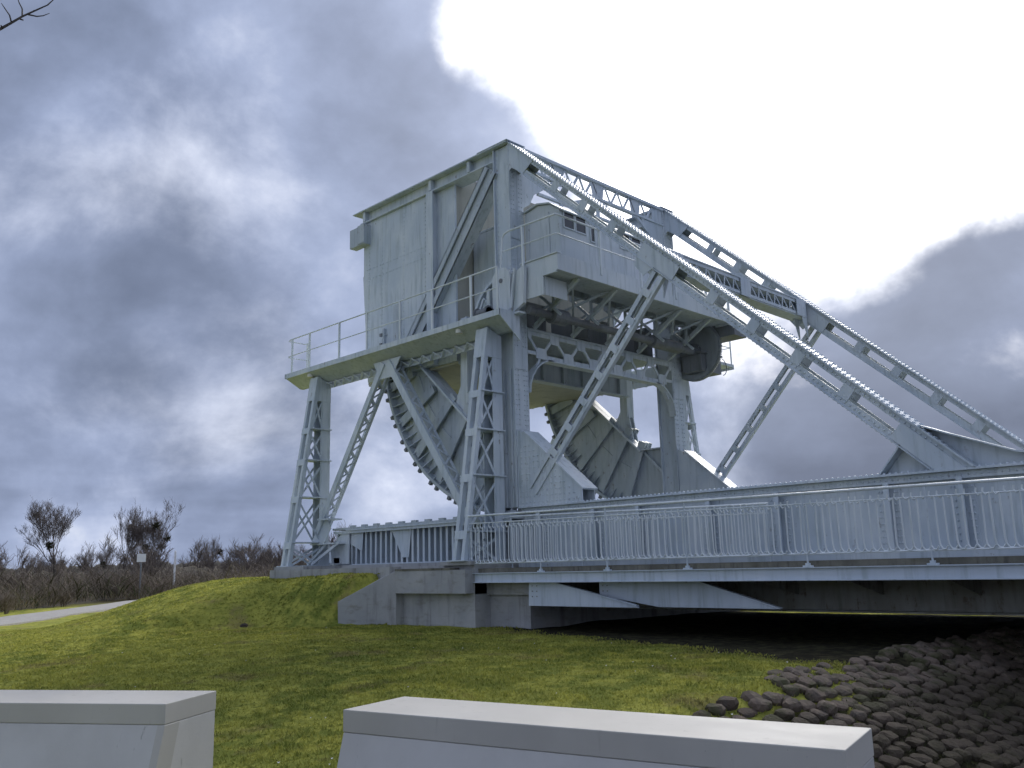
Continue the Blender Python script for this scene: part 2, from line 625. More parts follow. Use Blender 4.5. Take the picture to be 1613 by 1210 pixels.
def gz(x, y):
    x = np.asarray(x, float)
    y = np.asarray(y, float)
    z = -1.27 - .30 * sstep(y, 9.0, 2.5) - .30 * sstep(x, -19, -34)
    # mound carrying the plinths and the approach
    dx = np.maximum(np.maximum(-23.4 - x, x + 16.9), 0)
    dy = np.maximum(np.maximum(12.45 - y, y - 23.0), 0)
    # slope is longer on the rear side
    ky = .42 + 1.13 * sstep(x, -21.0, -17.4)
    dist = np.hypot(np.where(x < -20, dx * .30, dx * .1), np.where(y < 17, dy * ky, dy * .4))
    dist = np.minimum(dist, 9)
    m = 1 - sstep(dist, 0.0, 2.1)
    # cut off by the wing wall and the abutment
    cr = -.82 * (y - 12.76) + .98 * (x + 16.52)
    m = m * np.where(y < 12.76, 1 - sstep(cr, -.22, .0), 1 - sstep(x, -17.45, -17.2))
    z = z + (1.12) * m
    # bank falling to the right
    drop = .42 * np.maximum(x + 5.1 + .5 * (vnoise(x * 0, y, .5, 3) - .5), 0) * sstep(y, 3.4, 6.2)
    z = z - np.minimum(drop, 2.6)
    z = z + .09 * (vnoise(x, y, .35, 1) - .5) + .045 * (vnoise(x, y, 1.3, 2) - .5) + .02 * (vnoise(x, y, 4.0, 4) - .5)
    z = z - .12 * sstep(y, 19.5, 22.5) * sstep(x, -14.5, -12.5)
    return z


def axis(parts):
    out = []
    for a, b, st in parts:
        n = max(1, int(round((b - a) / st)))
        out += list(np.linspace(a, b, n, endpoint=False))
    out.append(parts[-1][1])
    return np.array(out)


xs = axis([(-1500, -200, 130), (-200, -60, 10), (-60, -28, 1.5), (-28, 3, .2), (3, 20, 1.2), (20, 120, 20), (120, 1200, 180)])
ys = axis([(-300, -20, 40), (-20, -2, 2), (-2, 16, .2), (16, 28, .6), (28, 80, 4), (80, 300, 30), (300, 1800, 180)])
GX, GY = np.meshgrid(xs, ys, indexing='ij')
GZ = gz(GX, GY)
nx, ny = len(xs), len(ys)
gverts = np.stack([GX, GY, GZ], -1).reshape(-1, 3)
ii, jj = np.meshgrid(np.arange(nx - 1), np.arange(ny - 1), indexing='ij')
a = (ii * ny + jj).ravel()
gf = np.stack([a, a + ny, a + ny + 1, a + 1], -1)


def np_mesh(name, verts, faces, mat, smooth=False):
    me = bpy.data.meshes.new(name)
    nv, nf, k = len(verts), len(faces), faces.shape[1]
    me.vertices.add(nv)
    me.vertices.foreach_set('co', np.ascontiguousarray(verts, np.float32).ravel())
    me.loops.add(nf * k)
    me.loops.foreach_set('vertex_index', np.ascontiguousarray(faces, np.int32).ravel())
    me.polygons.add(nf)
    me.polygons.foreach_set('loop_start', np.arange(0, nf * k, k, dtype=np.int32))
    try:
        me.polygons.foreach_set('loop_total', np.full(nf, k, np.int32))
    except Exception:
        pass
    if smooth:
        me.polygons.foreach_set('use_smooth', np.ones(nf, bool))
    me.materials.append(MATS[mat])
    me.update(calc_edges=True)
    me.validate()
    o = bpy.data.objects.new(name, me)
    COL.objects.link(o)
    return o


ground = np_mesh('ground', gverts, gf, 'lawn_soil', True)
tag(ground, 'mossy green lawn running up to the bridge mound', 'lawn', kind='structure')

# gravel path on the left, a low slab with a dark edge
pd = Vector((-.80, .60, 0))
pn = Vector((-.60, -.80, 0))
pa = Vector((-33.5, 9.6, 0)) - pd * 30
ppts = []
for k in range(24):
    t = k * 3.4
    bend = -2.4 * (max(0, t - 46) / 30) ** 2
    c = pa + pd * t - pn * bend * 0
    ppts.append(c)
m = MB()
vv, ff = [], []
for k, c in enumerate(ppts):
    e = c + pn * 2.5
    z0 = max(float(gz(c.x, c.y)), float(gz(e.x, e.y))) + .05
    for q, z in ((c, z0 - .4), (c, z0), (e, z0), (e, z0 - .4)):
        vv.append((q.x, q.y, z))
    if k:
        b0 = (k - 1) * 4
        b1 = k * 4
        for j in range(3):
            ff.append((b0 + j, b1 + j, b1 + j + 1, b0 + j + 1))
m.add(vv, ff)
tag(m.build('path', 'path_gravel'), 'pale gravel footpath', 'path', kind='structure')

# ------------------------------------------------------------------ the bascule bridge
bridge = thing('bascule_bridge', (-14.15, 17.63, 1.1),
               'pale grey riveted steel bascule bridge with high counterweight, cabin and sloping struts', 'bridge')
BR = bridge
SU = Vector((.738, 0, -.6748))              # direction down the strut
SN = Vector((.6748, 0, .738))               # its upward normal
SA = Vector((-14.09, 0, 9.98))


def sp(s_, t):
    p = SA + SU * s_ + SN * t
    return (p.x, p.z)


def arc_pts(cx, cz, r, a0, a1, n):
    return [(cx + r * math.cos(R(a0 + (a1 - a0) * i / n)), cz + r * math.sin(R(a0 + (a1 - a0) * i / n))) for i in range(n + 1)]


def truss(mir):
    M = lambda: MB(mir)
    yn = (lambda n: (n[0], -n[1], n[2])) if mir else (lambda n: n)
    # ---- main plate girder
    m = M()
    m.box(-14.05, 7, 14.46, 14.49, -.34, 1.215)
    m.box(-14.07, 7, 14.27, 14.73, 1.215, 1.25)
    m.box(-14.05, 7, 14.36, 14.46, 1.10, 1.213)
    m.box(-14.05, 7, 14.36, 14.46, -.16, -.02)
    g = m.build('main_girder', 'steel_paint', BR)
    m = M()
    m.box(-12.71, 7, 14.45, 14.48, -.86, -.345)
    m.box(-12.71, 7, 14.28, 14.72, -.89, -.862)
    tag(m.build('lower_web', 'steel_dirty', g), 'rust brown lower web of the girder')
    rv = M()
    for xs_ in (-13.55, -12.0, -10.86, -9.25, -7.86, -5.95, -4.84, -3.4, -2.0, -.6, .8, 2.2, 3.6, 5.0):
        m = M()
        m.box(xs_ - .012, xs_ + .012, 14.31, 14.46, .0, 1.09)
        m.box(xs_ - .012, xs_ + .075, 14.285, 14.31, .0, 1.12)
        m.box(xs_ - .19, xs_ + .19, 14.447, 14.4595, -.02, 1.10)
        m.build('stiffener', 'steel_paint', g)
        for zz in np.arange(.08, 1.08, .1):
            for dx in ((-.15, -.1, .1, .15) if abs(xs_ + 5.95) < .1 or not mir else (-.12, .12)):
                rv.rivet((xs_ + dx, 14.447, zz), (0, -1, 0), .014)
    for x in np.arange(-14.0, 3.0, .095):
        rv.rivet((x, 14.31, 1.25), (0, 0, 1), .018, .016)
        rv.rivet((x, 14.36, 1.155), (0, -1, 0), .013)
        rv.rivet((x, 14.69, 1.25), (0, 0, 1), .018, .016)
    tag(rv.build('girder_rivets', 'steel_paint', g), kind='stuff')

    # ---- post
    m = M()
    m.box(-14.115, -14.085, 14.275, 14.745, 1.25, 9.93)
    m.box(-14.625, -14.595, 14.275, 14.745, 1.25, 9.93)
    m.box(-14.595, -14.115, 14.335, 14.365, 1.25, 9.93)
    m.box(-14.595, -14.115, 14.655, 14.685, 1.25, 9.93)
    post = m.build('post', 'steel_paint', BR)
    for z in (2.35, 4.4, 7.55):
        m = M()
        m.box(-14.083, -14.070, 14.30, 14.72, z, z + .5)
        m.build('splice_plate', 'steel_paint', post)
    for x in (-14.47, -14.24):
        m = M()
        m.box(x - .03, x + .03, 14.30, 14.335, 1.26, 4.4)
        m.build('stiffener', 'steel_paint', post)
    rv = M()
    for z in np.arange(1.5, 9.8, .115):
        for y in (14.33, 14.42, 14.60, 14.69):
            rv.rivet((-14.085, y, z), yn((1, 0, 0)) if False else (1, 0, 0), .015)
        if z > 6.7:
            rv.rivet((-14.17, 14.335, z), (0, -1, 0), .013)
            rv.rivet((-14.54, 14.335, z), (0, -1, 0), .013)
    tag(rv.build('post_rivets', 'steel_paint', post), kind='stuff')

    # ---- top chord running back over the counterweight
    m = M()
    m.box(-20.36, -14.09, 14.20, 14.82, 9.955, 9.985)
    m.box(-15.1, -14.05, 14.19, 14.83, 9.986, 10.006)
    m.box(-20.1, -14.09, 14.40, 14.43, 9.66, 9.955)
    m.box(-20.1, -14.09, 14.60, 14.63, 9.66, 9.955)
    m.box(-20.1, -14.62, 14.28, 14.74, 9.625, 9.655)
    tc = m.build('top_chord', 'steel_paint', BR)
    for x in (-19.9, -17.0, -15.5):
        m = M()
        m.box(x - .05, x + .05, 14.26, 14.40, 9.66, 9.95)
        m.build('stiffener', 'steel_paint', tc)

    # ---- sloping strut, two channels joined by battens
    L = 12.45
    se = lambda t: sp((8.7285 + .738 * t) / .6748, t)
    m = M()
    m.prism_xz([sp(-.02, 0), se(0), se(-.028), sp(-.02, -.028)], 14.25, 14.70)
    for y0, y1 in ((14.30, 14.325), (14.60, 14.625)):
        m.prism_xz([sp(0, -.028), se(-.028), se(-.125), sp(0, -.125)], y0, y1)
        m.prism_xz([sp(.55, -.30), se(-.30), se(-.42), sp(.55, -.42)], y0, y1)
    m.prism_xz([sp(.60, -.42), se(-.42), se(-.436), sp(.60, -.436)], 14.27, 14.38)
    m.prism_xz([sp(.60, -.42), se(-.42), se(-.436), sp(.60, -.436)], 14.545, 14.655)
    st = m.build('strut', 'steel_paint', BR)
    rv = M()
    for s_ in np.arange(.1, L, .10):
        p = SA + SU * s_
        for y in (14.285, 14.36, 14.58, 14.66):
            rv.rivet((p.x, y, p.z), SN, .015, .012)
        q = SA + SU * s_ + SN * -.36
        if s_ > .7:
            rv.rivet((q.x, 14.30, q.z), (0, -1, 0), .016)
            q2 = SA + SU * s_ + SN * -.436
            rv.rivet((q2.x, 14.32, q2.z), -SN, .016)
        q = SA + SU * s_ + SN * -.08
        rv.rivet((q.x, 14.30, q.z), (0, -1, 0), .014)
    tag(rv.build('strut_rivets', 'steel_paint', st), kind='stuff')
    for x in (-12.5, -11.72, -10.95, -8.66, -7.86, -7.06, -6.26):
        s_ = (x + 14.09) / .738
        for y0 in (14.287, 14.626):
            m = M()
            m.prism_xz([sp(s_ - .11, -.10), sp(s_ + .11, -.10), sp(s_ + .11, -.33), sp(s_ - .11, -.33)], y0, y0 + .0125)
            m.build('batten_plate', 'steel_paint', st)
    for (s0, s1) in ((.0, 1.02), (5.25, 6.35), (11.65, L)):
        for y0 in (14.282, 14.631):
            m = M()
            if s0 == 0:
                poly = [sp(.02, -.03), sp(1.10, -.03), sp(1.0, -.42), sp(.55, -.46), (-14.08, 9.22)]
            elif s0 < 8:
                poly = [sp(s0, -.10), sp(s1, -.10), sp(s1, -.40), sp(s0 + .55, -.40), sp(s0 + .42, -.66), sp(s0 + .08, -.60), sp(s0, -.40)]
            else:
                poly = [sp(s0, -.10), se(-.10), se(-.40), sp(s0, -.40)]
            m.prism_xz(poly, y0, y0 + .0125)
            m.build('gusset_plate', 'steel_paint', st)
    # curved foot where the strut lands on the girder
    m = M()
    top = [(-5.30, 1.95), (-4.95, 1.80), (-4.5, 1.62), (-4.0, 1.42), (-3.5, 1.30), (-3.1, 1.25)]
    m.prism_xz([(-5.98, 1.251), (-5.60, 1.69)] + top, 14.50, 14.53)
    for i in range(len(top) - 1):
        (x0, z0), (x1, z1) = top[i], top[i + 1]
        m.prism_xz([(x0, z0), (x1, z1), (x1, z1 + .025), (x0, z0 + .025)], 14.29, 14.75)
    m.prism_xz([(-5.99, 1.251), (-5.61, 1.69), (-5.63, 1.71), (-6.02, 1.251)], 14.30, 14.74)
    m.build('strut_foot', 'steel_paint', st)

    # ---- diagonal hanger
    A, B_ = Vector((-13.62, 0, 1.58)), Vector((-9.98, 0, 5.60))
    hu = (B_ - A).normalized()
    hn = Vector((-hu.z, 0, hu.x))
    hl = (B_ - A).length
    hp = lambda s_, t: ((A + hu * s_ + hn * t).x, (A + hu * s_ + hn * t).z)
    m = M()
    for t0, t1 in ((.062, .14), (-.14, -.062)):
        m.prism_xz([hp(0, t0), hp(hl, t0), hp(hl, t1), hp(0, t1)], 14.262, 14.275)
        m.prism_xz([hp(.9, t0), hp(hl, t0), hp(hl, t1), hp(.9, t1)], 14.345, 14.36)
    m.prism_xz([hp(.2, .14), hp(hl, .14), hp(hl, .158), hp(.2, .158)], 14.262, 14.36)
    m.prism_xz([hp(0, -.158), hp(hl, -.158), hp(hl, -.14), hp(0, -.14)], 14.262, 14.36)
    hg = m.build('hanger', 'steel_paint', BR)
    s_ = .95
    while s_ < hl - .3:
        for y0 in (14.248, 14.361):
            m = M()
            m.prism_xz([hp(s_, -.10), hp(s_ + .15, -.10), hp(s_ + .15, .10), hp(s_, .10)], y0, y0 + .0135)
            m.build('batten_plate', 'steel_paint', hg)
        s_ += .66
    # ---- triangular gusset at the post foot
    m = M()
    tri = [(-14.07, 1.252), (-12.22, 1.252), (-12.22, 1.50), (-13.86, 2.88), (-14.07, 2.98)]
    m.prism_xz(tri, 14.30, 14.325)
    m.prism_xz(tri, 14.70, 14.725)
    m.prism_xz([(-12.20, 1.50), (-13.86, 2.90), (-13.84, 2.93), (-12.17, 1.53)], 14.27, 14.76)
    gs = m.build('gusset_plate', 'steel_paint', BR)
    rv = M()
    for i in range(14):
        for k in range(12):
            x, z = -13.95 + i * .125, 1.33 + k * .125
            if z < 2.80 - (x + 13.95) * .83:
                rv.rivet((x + random.uniform(-.01, .01), 14.30, z), (0, -1, 0), .013)
    tag(rv.build('gusset_rivets', 'steel_paint', gs), kind='stuff')

    # ---- rocker: segment of a circle rolling on the track
    cx, cz, Rr = -14.15, 6.0, 4.9
    m = M()
    web = arc_pts(cx, cz, 4.82, 176, 267, 34) + [(-14.63, 1.3), (-14.63, 3.07), (-15.32, 3.07), (-17.95, 5.52), (-18.2, 6.33)]
    m.prism_xz(web, 14.485, 14.535)
    rk = m.build('rocker', 'steel_worn_shade', BR)
    m = M()
    outer = arc_pts(cx, cz, Rr, 176, 270, 46)
    inner = arc_pts(cx, cz, 4.82, 176, 270, 46)
    for i in range(46):
        m.prism_xz([outer[i], outer[i + 1], inner[i + 1], inner[i]], 14.27, 14.75)
    m.build('tread', 'steel_worn_shade', rk)
    for k, ang in enumerate(np.arange(178, 268, 3.1)):
        ca, sa = math.cos(R(ang)), math.sin(R(ang))
        for y0, y1 in ((14.29, 14.485), (14.73, 14.535)):
            tx, tz = -sa * .012, ca * .012
            m = M()
            pts = []
            for sgn in (-1, 1):
                for rad, yy in ((4.82, y0), (4.82, y1), (4.50, y1)):
                    pts.append((cx + rad * ca + sgn * tx, yy, cz + rad * sa + sgn * tz))
            m.add(pts, [(0, 1, 2), (5, 4, 3), (0, 3, 4, 1), (1, 4, 5, 2), (2, 5, 3, 0)])
            m.build('tread_bracket', 'steel_worn_shade', rk)
        if k % 3 != 2:
            for y0 in (14.24, 14.70):
                m = M()
                p0 = (cx + 4.885 * ca, y0 + .04, cz + 4.885 * sa)
                p1 = (cx + 4.975 * ca, y0 + .04, cz + 4.975 * sa)
                m.bar(p0, p1, .08, .09, (0, 1, 0))
                m.build('tread_lug', 'machine_grey', rk)
    for ang, r0_, in ((196, 3.85), (209, 3.30), (222, 2.85), (235, 2.70), (247, 2.9)):
        ca, sa = math.cos(R(ang)), math.sin(R(ang))
        for y in (14.42, 14.60):
            m = M()
            m.bar((cx + r0_ * ca, y, cz + r0_ * sa), (cx + 4.8 * ca, y, cz + 4.8 * sa), .14, .12, (0, 1, 0))
            m.bar((cx + r0_ * ca, y + math.copysign(.055, y - 14.5), cz + r0_ * sa), (cx + 4.8 * ca, y + math.copysign(.055, y - 14.5), cz + 4.8 * sa), .03, .24, (-sa, 0, ca))
            m.build('radial_stiffener', 'steel_worn_shade', rk)
    for ang in (202.5, 215.5, 228.5, 241):
        for y0, y1 in ((14.465, 14.484), (14.536, 14.555)):
            m = M()
            m.prism_xz([(cx + r_ * math.cos(R(ang + da)), cz + r_ * math.sin(R(ang + da))) for r_, da in ((3.75, -4.6), (4.45, -4.2), (4.45, 4.2), (3.75, 4.6))], y0, y1)
            m.build('web_panel', 'steel_worn_shade', rk)
    m = M()
    m.prism_xz([(-15.32, 3.07), (-18.0, 5.56), (-18.03, 5.52), (-15.35, 3.03)], 14.28, 14.74)
    m.prism_xz([(-14.63, 3.07), (-15.34, 3.07), (-15.34, 3.10), (-14.63, 3.10)], 14.28, 14.74)
    m.bar((-15.32, 14.45, 3.05), (-14.66, 14.45, 2.38), .05, .07)
    m.bar((-15.32, 14.57, 3.05), (-14.66, 14.57, 2.38), .05, .07)
    m.build('inner_flange', 'steel_paint', rk)
    # vertical leg from rocker chord to the cabin level
    m = M()
    m.prism_xz([(-16.25, 3.95), (-15.62, 3.38), (-15.75, 4.15), (-15.78, 6.0), (-16.02, 6.0), (-16.05, 4.3)], 14.40, 14.44)
    m.prism_xz([(-16.25, 3.95), (-15.62, 3.38), (-15.75, 4.15), (-15.78, 6.0), (-16.02, 6.0), (-16.05, 4.3)], 14.58, 14.62)
    m.box(-15.80, -15.76, 14.36, 14.66, 4.1, 6.0)
    m.build('inner_leg', 'steel_paint', rk)

    # ---- counterweight cheek plates and rear diagonal
    m = M()
    m.prism_xz([(-20.02, 9.62), (-20.02, 8.0), (-17.0, 8.0), (-17.0, 9.62)], 14.36, 14.5)
    ck = m.build('cheek_plate', 'steel_paint', BR)
    m = M()
    m.prism_xz([(-20.03, 8.06), (-19.78, 4.98), (-17.0, 4.98), (-17.0, 8.06)], 14.345, 14.359)
    m.prism_xz([(-20.02, 8.0), (-19.76, 4.98), (-17.0, 4.98), (-17.0, 8.0)], 14.36, 14.5)
    m.box(-17.0, -16.22, 14.44, 14.5, 4.98, 9.62)
    m.build('lower_plate', 'steel_paint', ck)
    m = M()
    m.box(-17.02, -16.94, 14.25, 14.44, 4.98, 9.62)
    m.box(-17.12, -16.86, 14.23, 14.25, 4.98, 9.62)
    m.build('stiffener', 'steel_paint', ck)
    m = M()
    m.box(-18.6, -18.3, 14.30, 14.36, 4.98, 6.9)
    m.build('plate_strap', 'steel_worn_shade', ck)
    rv = M()
    for x in (-19.75, -19.15, -18.2, -17.3):
        for z in np.arange(5.7, 9.5, .12):
            rv.rivet((x, 14.345 if z < 8.06 else 14.36, z), (0, -1, 0), .013)
    for z in (8.22, 7.92):
        for x in np.arange(-19.85, -17.1, .15):
            rv.rivet((x, 14.345 if z < 8.06 else 14.36, z), (0, -1, 0), .013)
    tag(rv.build('cheek_rivets', 'steel_paint', ck), kind='stuff')
    m = M()
    A, B_ = Vector((-14.70, 0, 9.45)), Vector((-18.45, 0, 4.9))
    du = (B_ - A).normalized()
    dn = Vector((-du.z, 0, du.x))
    dl = (B_ - A).length
    dp = lambda s_, t: ((A + du * s_ + dn * t).x, (A + du * s_ + dn * t).z)
    for t0, t1 in ((-.25, -.10), (.10, .25)):
        m.prism_xz([dp(0, t0), dp(dl, t0), dp(dl, t1), dp(0, t1)], 14.25, 14.28)
    m.prism_xz([dp(0, -.25), dp(dl, -.25), dp(dl, -.23), dp(0, -.23)], 14.25, 14.60)
    m.prism_xz([dp(0, .23), dp(dl, .23), dp(dl, .25), dp(0, .25)], 14.25, 14.60)
    m.prism_xz([dp(0, -.23), dp(dl, -.23), dp(dl, .23), dp(0, .23)], 14.31, 14.33)
    m.build('rear_diagonal', 'steel_worn_shade', BR)
    # buffer box at the rear top corner
    m = M()
    m.box(-20.42, -20.03, 14.15, 14.18, 8.98, 9.50)
    m.box(-20.42, -20.03, 14.36, 14.39, 8.98, 9.50)
    m.box(-20.42, -19.72, 14.15, 14.39, 8.95, 8.98)
    m.box(-20.03, -19.72, 14.13, 14.359, 8.981, 9.52)
    m.box(-20.42, -20.2, 14.181, 14.359, 9.22, 9.28)
    bx = m.build('buffer_box', 'steel_worn_shade', BR)
    m = M()
    m.tube([(-20.18, 14.22, 9.05), (-20.18, 14.32, 9.05)], .05, 8)
    m.build('buffer_pin', 'machine_grey', bx)
    m = M()
    m.prism_xz([(-20.42, 9.3), (-20.42, 10.02)] + arc_pts(-20.20, 10.04, .22, 180, 20, 8) + [(-19.7, 10.0), (-19.7, 9.63), (-20.06, 9.63), (-20.06, 9.3)], 14.84, 15.05)
    m.build('lifting_lug', 'steel_paint', bx)

    if not mir:
        # curved rack guard standing on the gallery
        gx, gz_, gr = -14.1, 5.53, 1.08
        m = M()
        o_, i_ = arc_pts(gx, gz_, gr, 86, 178, 20), arc_pts(gx, gz_, gr - .07, 86, 178, 20)
        for k in range(20):
            m.prism_xz([o_[k], o_[k + 1], i_[k + 1], i_[k]], 14.02, 14.20)
        gg = m.build('rack_guard', 'steel_paint', BR)
        m = M()
        m.prism_xz([(gx, gz_ + .02)] + arc_pts(gx, gz_, gr - .07, 88, 176, 14), 14.12, 14.15)
        m.build('guard_web', 'steel_paint', gg)
        for t in (105, 122, 139, 156):
            m = M()
            m.bar((gx + .3 * math.cos(R(t)), 14.09, gz_ + .3 * math.sin(R(t))), (gx + 1.0 * math.cos(R(t)), 14.09, gz_ + 1.0 * math.sin(R(t))), .06, .05, (0, 1, 0))
            m.build('spoke', 'steel_paint', gg)
        return g
    # ---- gear wheel outside the truss
    gx, gz_, gr = -13.66, 5.72, .80
    m = M()
    o_, i_ = arc_pts(gx, gz_, gr, 0, 360, 60), arc_pts(gx, gz_, gr - .13, 0, 360, 60)
    for k in range(60):
        m.prism_xz([o_[k], o_[k + 1], i_[k + 1], i_[k]], 14.10, 14.245)
    for k in range(120):
        t = R(k * 3)
        p0 = (gx + (gr - .01) * math.cos(t), 14.1725, gz_ + (gr - .01) * math.sin(t))
        p1 = (gx + (gr + .04) * math.cos(t), 14.1725, gz_ + (gr + .04) * math.sin(t))
        m.bar(p0, p1, .025, .14, (0, 1, 0))
    gw = m.build('gear_wheel', 'gear_iron', BR)
    m = M()
    ring = arc_pts(gx, gz_, gr - .125, 0, 360, 40)[:-1]
    m.prism_xz(ring, 14.16, 14.19)
    m.build('gear_disc', 'gear_iron', gw)
    for k in range(8):
        t = R(k * 45 + 20)
        m = M()
        m.bar((gx + .2 * math.cos(t), 14.14, gz_ + .2 * math.sin(t)), (gx + .68 * math.cos(t), 14.14, gz_ + .68 * math.sin(t)), .09, .05, (0, 1, 0))
        m.build('spoke', 'gear_iron', gw)
    m = M()
    m.tube([(gx, 14.05, gz_), (gx, 14.3, gz_)], .22, 16)
    m.build('hub', 'machine_grey', gw)
    return g


truss(False)
truss(True)

# ---- things that tie the two trusses together
m = MB()
m.box(-19.95, -16.25, 14.501, 20.759, 4.92, 9.62)
m.box(-19.95, -16.25, 14.64, 20.62, 9.62, 9.94)
cw = m.build('counterweight', 'concrete_beige', BR)
m = MB()
m.box(-16.249, -16.21, 14.51, 20.75, 4.90, 5.35)
m.box(-19.99, -19.951, 14.51, 20.75, 4.97, 9.6)
m.build('edge_plate', 'steel_paint', cw)
m = MB()
m.box(-16.20, -15.35, 15.05, 15.65, 5.6, 8.35)
m.box(-16.21, -15.33, 15.03, 15.67, 8.351, 8.40)
m.build('ballast_box', 'steel_paint', cw)

# portal beam between the posts
PX0, PX1 = -14.13, -14.09


def beam_yz(mb, y0, z0, y1, z1, w, x0, x1):
    d = Vector((0, y1 - y0, z1 - z0)).normalized()
    n = Vector((0, -d.z, d.y)) * (w / 2)
    mb.prism_yz([(y0 + n.y, z0 + n.z), (y1 + n.y, z1 + n.z), (y1 - n.y, z1 - n.z), (y0 - n.y, z0 - n.z)], x0, x1)


m = MB()
m.box(-14.20, -14.06, 14.75, 20.51, 5.38, 5.42)
m.box(-14.125, -14.095, 14.75, 20.51, 5.28, 5.38)
m.box(-14.26, -14.02, 15.35, 19.91, 4.70, 4.74)
m.box(-14.125, -14.095, 15.25, 20.01, 4.74, 4.85)
pb = m.build('portal_beam', 'steel_paint', BR)
bc = [15.21 + .968 * i for i in range(6)]
for i, y in enumerate(bc):
    m = MB()
    m.prism_yz([(y - .18, 4.74), (y + .18, 4.74), (y + .18, 4.93), (y + .12, 5.0), (y - .12, 5.0), (y - .18, 4.93)], -14.092, -14.078)
    m.build('gusset_plate', 'steel_paint', pb)
for i in range(7):
    y = 15.21 + .968 * (i - .5)
    m = MB()
    y0, y1 = max(y - .16, 14.76), min(y + .16, 20.5)
    m.prism_yz([(y0, 5.38), (y1, 5.38), (y1, 5.22), (y1 - .06, 5.15), (y0 + .06, 5.15), (y0, 5.22)], -14.092, -14.078)
    m.build('gusset_plate', 'steel_paint', pb)
for i, y in enumerate(bc):
    for sgn in (-1, 1):
        m = MB()
        ye = min(max(y + sgn * .42, 14.77), 20.49)
        beam_yz(m, y + sgn * .10, 4.90, ye, 5.27, .065, -14.135, -14.0925)
        m.build('lattice_bar', 'steel_paint', pb)
for near in (True, False):
    m = MB(not near)
    cur = []
    for k in range(9):
        t = k / 8 * math.pi / 2
        cur.append((15.60 - .84 * math.sin(t), 4.72 - .84 * (1 - math.cos(t))))
    for k in range(8):
        (y0, z0), (y1, z1) = cur[k], cur[k + 1]
        m.prism_yz([(y0, z0), (y1, z1), (y1 - .012, z1 + .03), (y0 - .004, z0 + .035)], -14.24, -14.02)
    beam_yz(m, 14.76, 4.86, 15.25, 4.86, .08, -14.13, -14.09)
    beam_yz(m, 14.95, 4.35, 15.2, 4.80, .06, -14.13, -14.09)
    m.build('knee_brace', 'steel_paint', pb)
# rear transverse beam between rockers, seen through the portal
m = MB()
m.box(-15.75, -15.70, 14.7, 20.56, 4.7, 5.6)
m.box(-15.86, -15.60, 14.7, 20.56, 4.66, 4.70)
m.box(-15.86, -15.60, 14.7, 20.56, 5.6, 5.64)
xb = m.build('cross_beam', 'steel_worn_shade', BR)
for y in np.arange(15.3, 20.3, .8):
    m = MB()
    m.box(-15.70, -15.60, y, y + .03, 4.7, 5.6)
    m.build('stiffener', 'steel_worn_shade', xb)

# upper cross lattice between the apexes
m = MB()
m.box(-14.20, -14.04, 14.75, 20.51, 9.88, 9.95)
m.box(-14.18, -14.06, 14.75, 20.51, 9.42, 9.48)
m.box(-14.16, -14.08, 15.3, 19.9, 8.90, 8.96)
ul = m.build('upper_lattice', 'steel_paint', BR)
n = 10
for i in range(n):
    y0 = 15.0 + i * .53
    m = MB()
    beam_yz(m, y0, 9.45, y0 + .30, 9.9, .05, -14.14, -14.09)
    m.build('lattice_bar', 'steel_paint', ul)
    m = MB()
    beam_yz(m, y0 + .30, 9.9, y0 + .53, 9.47, .035, -14.14, -14.10)
    m.build('lattice_bar', 'steel_paint', ul)
for y, w in ((16.0, .26), (17.63, .30), (19.25, .26)):
    m = MB()
    m.prism_yz([(y - w, 9.93), (y + w, 9.93), (y + w * .6, 9.36), (y - w * .6, 9.36)], -14.115, -14.10)
    m.build('gusset_plate', 'steel_paint', ul)
for y0, z0, y1, z1 in ((17.63, 9.9, 17.63, 8.3), (17.63, 9.45, 16.2, 8.9), (17.63, 9.45, 19.06, 8.9), (16.0, 9.45, 14.9, 8.75), (19.25, 9.45, 20.36, 8.75), (16.2, 8.9, 15.6, 8.3), (19.06, 8.9, 19.66, 8.3)):
    m = MB()
    beam_yz(m, y0, z0, y1, z1, .09, -14.15, -14.09)
    m.build('lattice_bar', 'steel_paint', ul)
for near in (True, False):
    m = MB(not near)
    m.prism_yz([(14.75, 9.88), (15.25, 9.88), (15.2, 9.45), (15.75, 9.42), (15.55, 9.15), (15.2, 8.95), (14.98, 8.55), (14.75, 8.4)], -14.11, -14.098)
    m.build('corner_plate', 'steel_paint', ul)

# tie beam between the mid nodes of the struts
m = MB()
m.box(-10.42, -9.98, 14.76, 20.5, 6.20, 6.23)
m.box(-10.38, -10.02, 14.76, 20.5, 5.80, 5.83)
for x in (-10.40, -10.03):
    m.box(x, x + .03, 14.76, 20.5, 6.12, 6.20)
    m.box(x, x + .03, 14.76, 20.5, 5.83, 5.90)
tb = m.build('tie_beam', 'steel_paint', BR)
n = 15
for i in range(n):
    y0 = 14.95 + i * .365
    for x in (-10.385, -10.015):
        m = MB()
        beam_yz(m, y0, 5.86, y0 + .06, 6.16, .035, x, x + .012)
        m.build('lattice_bar', 'steel_paint', tb)
        m = MB()
        beam_yz(m, y0 + .06, 6.16, y0 + .345, 5.86, .035, x - .013, x - .001)
        m.build('lattice_bar', 'steel_paint', tb)
for y in (15.0, 17.63, 20.2):
    m = MB()
    m.box(-9.98, -9.966, y - .2, y + .2, 5.80, 6.2)
    m.build('gusset_plate', 'steel_paint', tb)
for near in (True, False):
    m = MB(not near)
    m.prism_yz([(14.76, 6.2), (15.05, 6.2), (15.0, 5.75), (14.76, 5.25)], -10.22, -10.2)
    m.prism_yz([(14.76, 6.2), (15.05, 6.2), (15.0, 5.75), (14.76, 5.25)], -10.0, -9.985)
    m.build('corner_plate', 'steel_paint', tb)

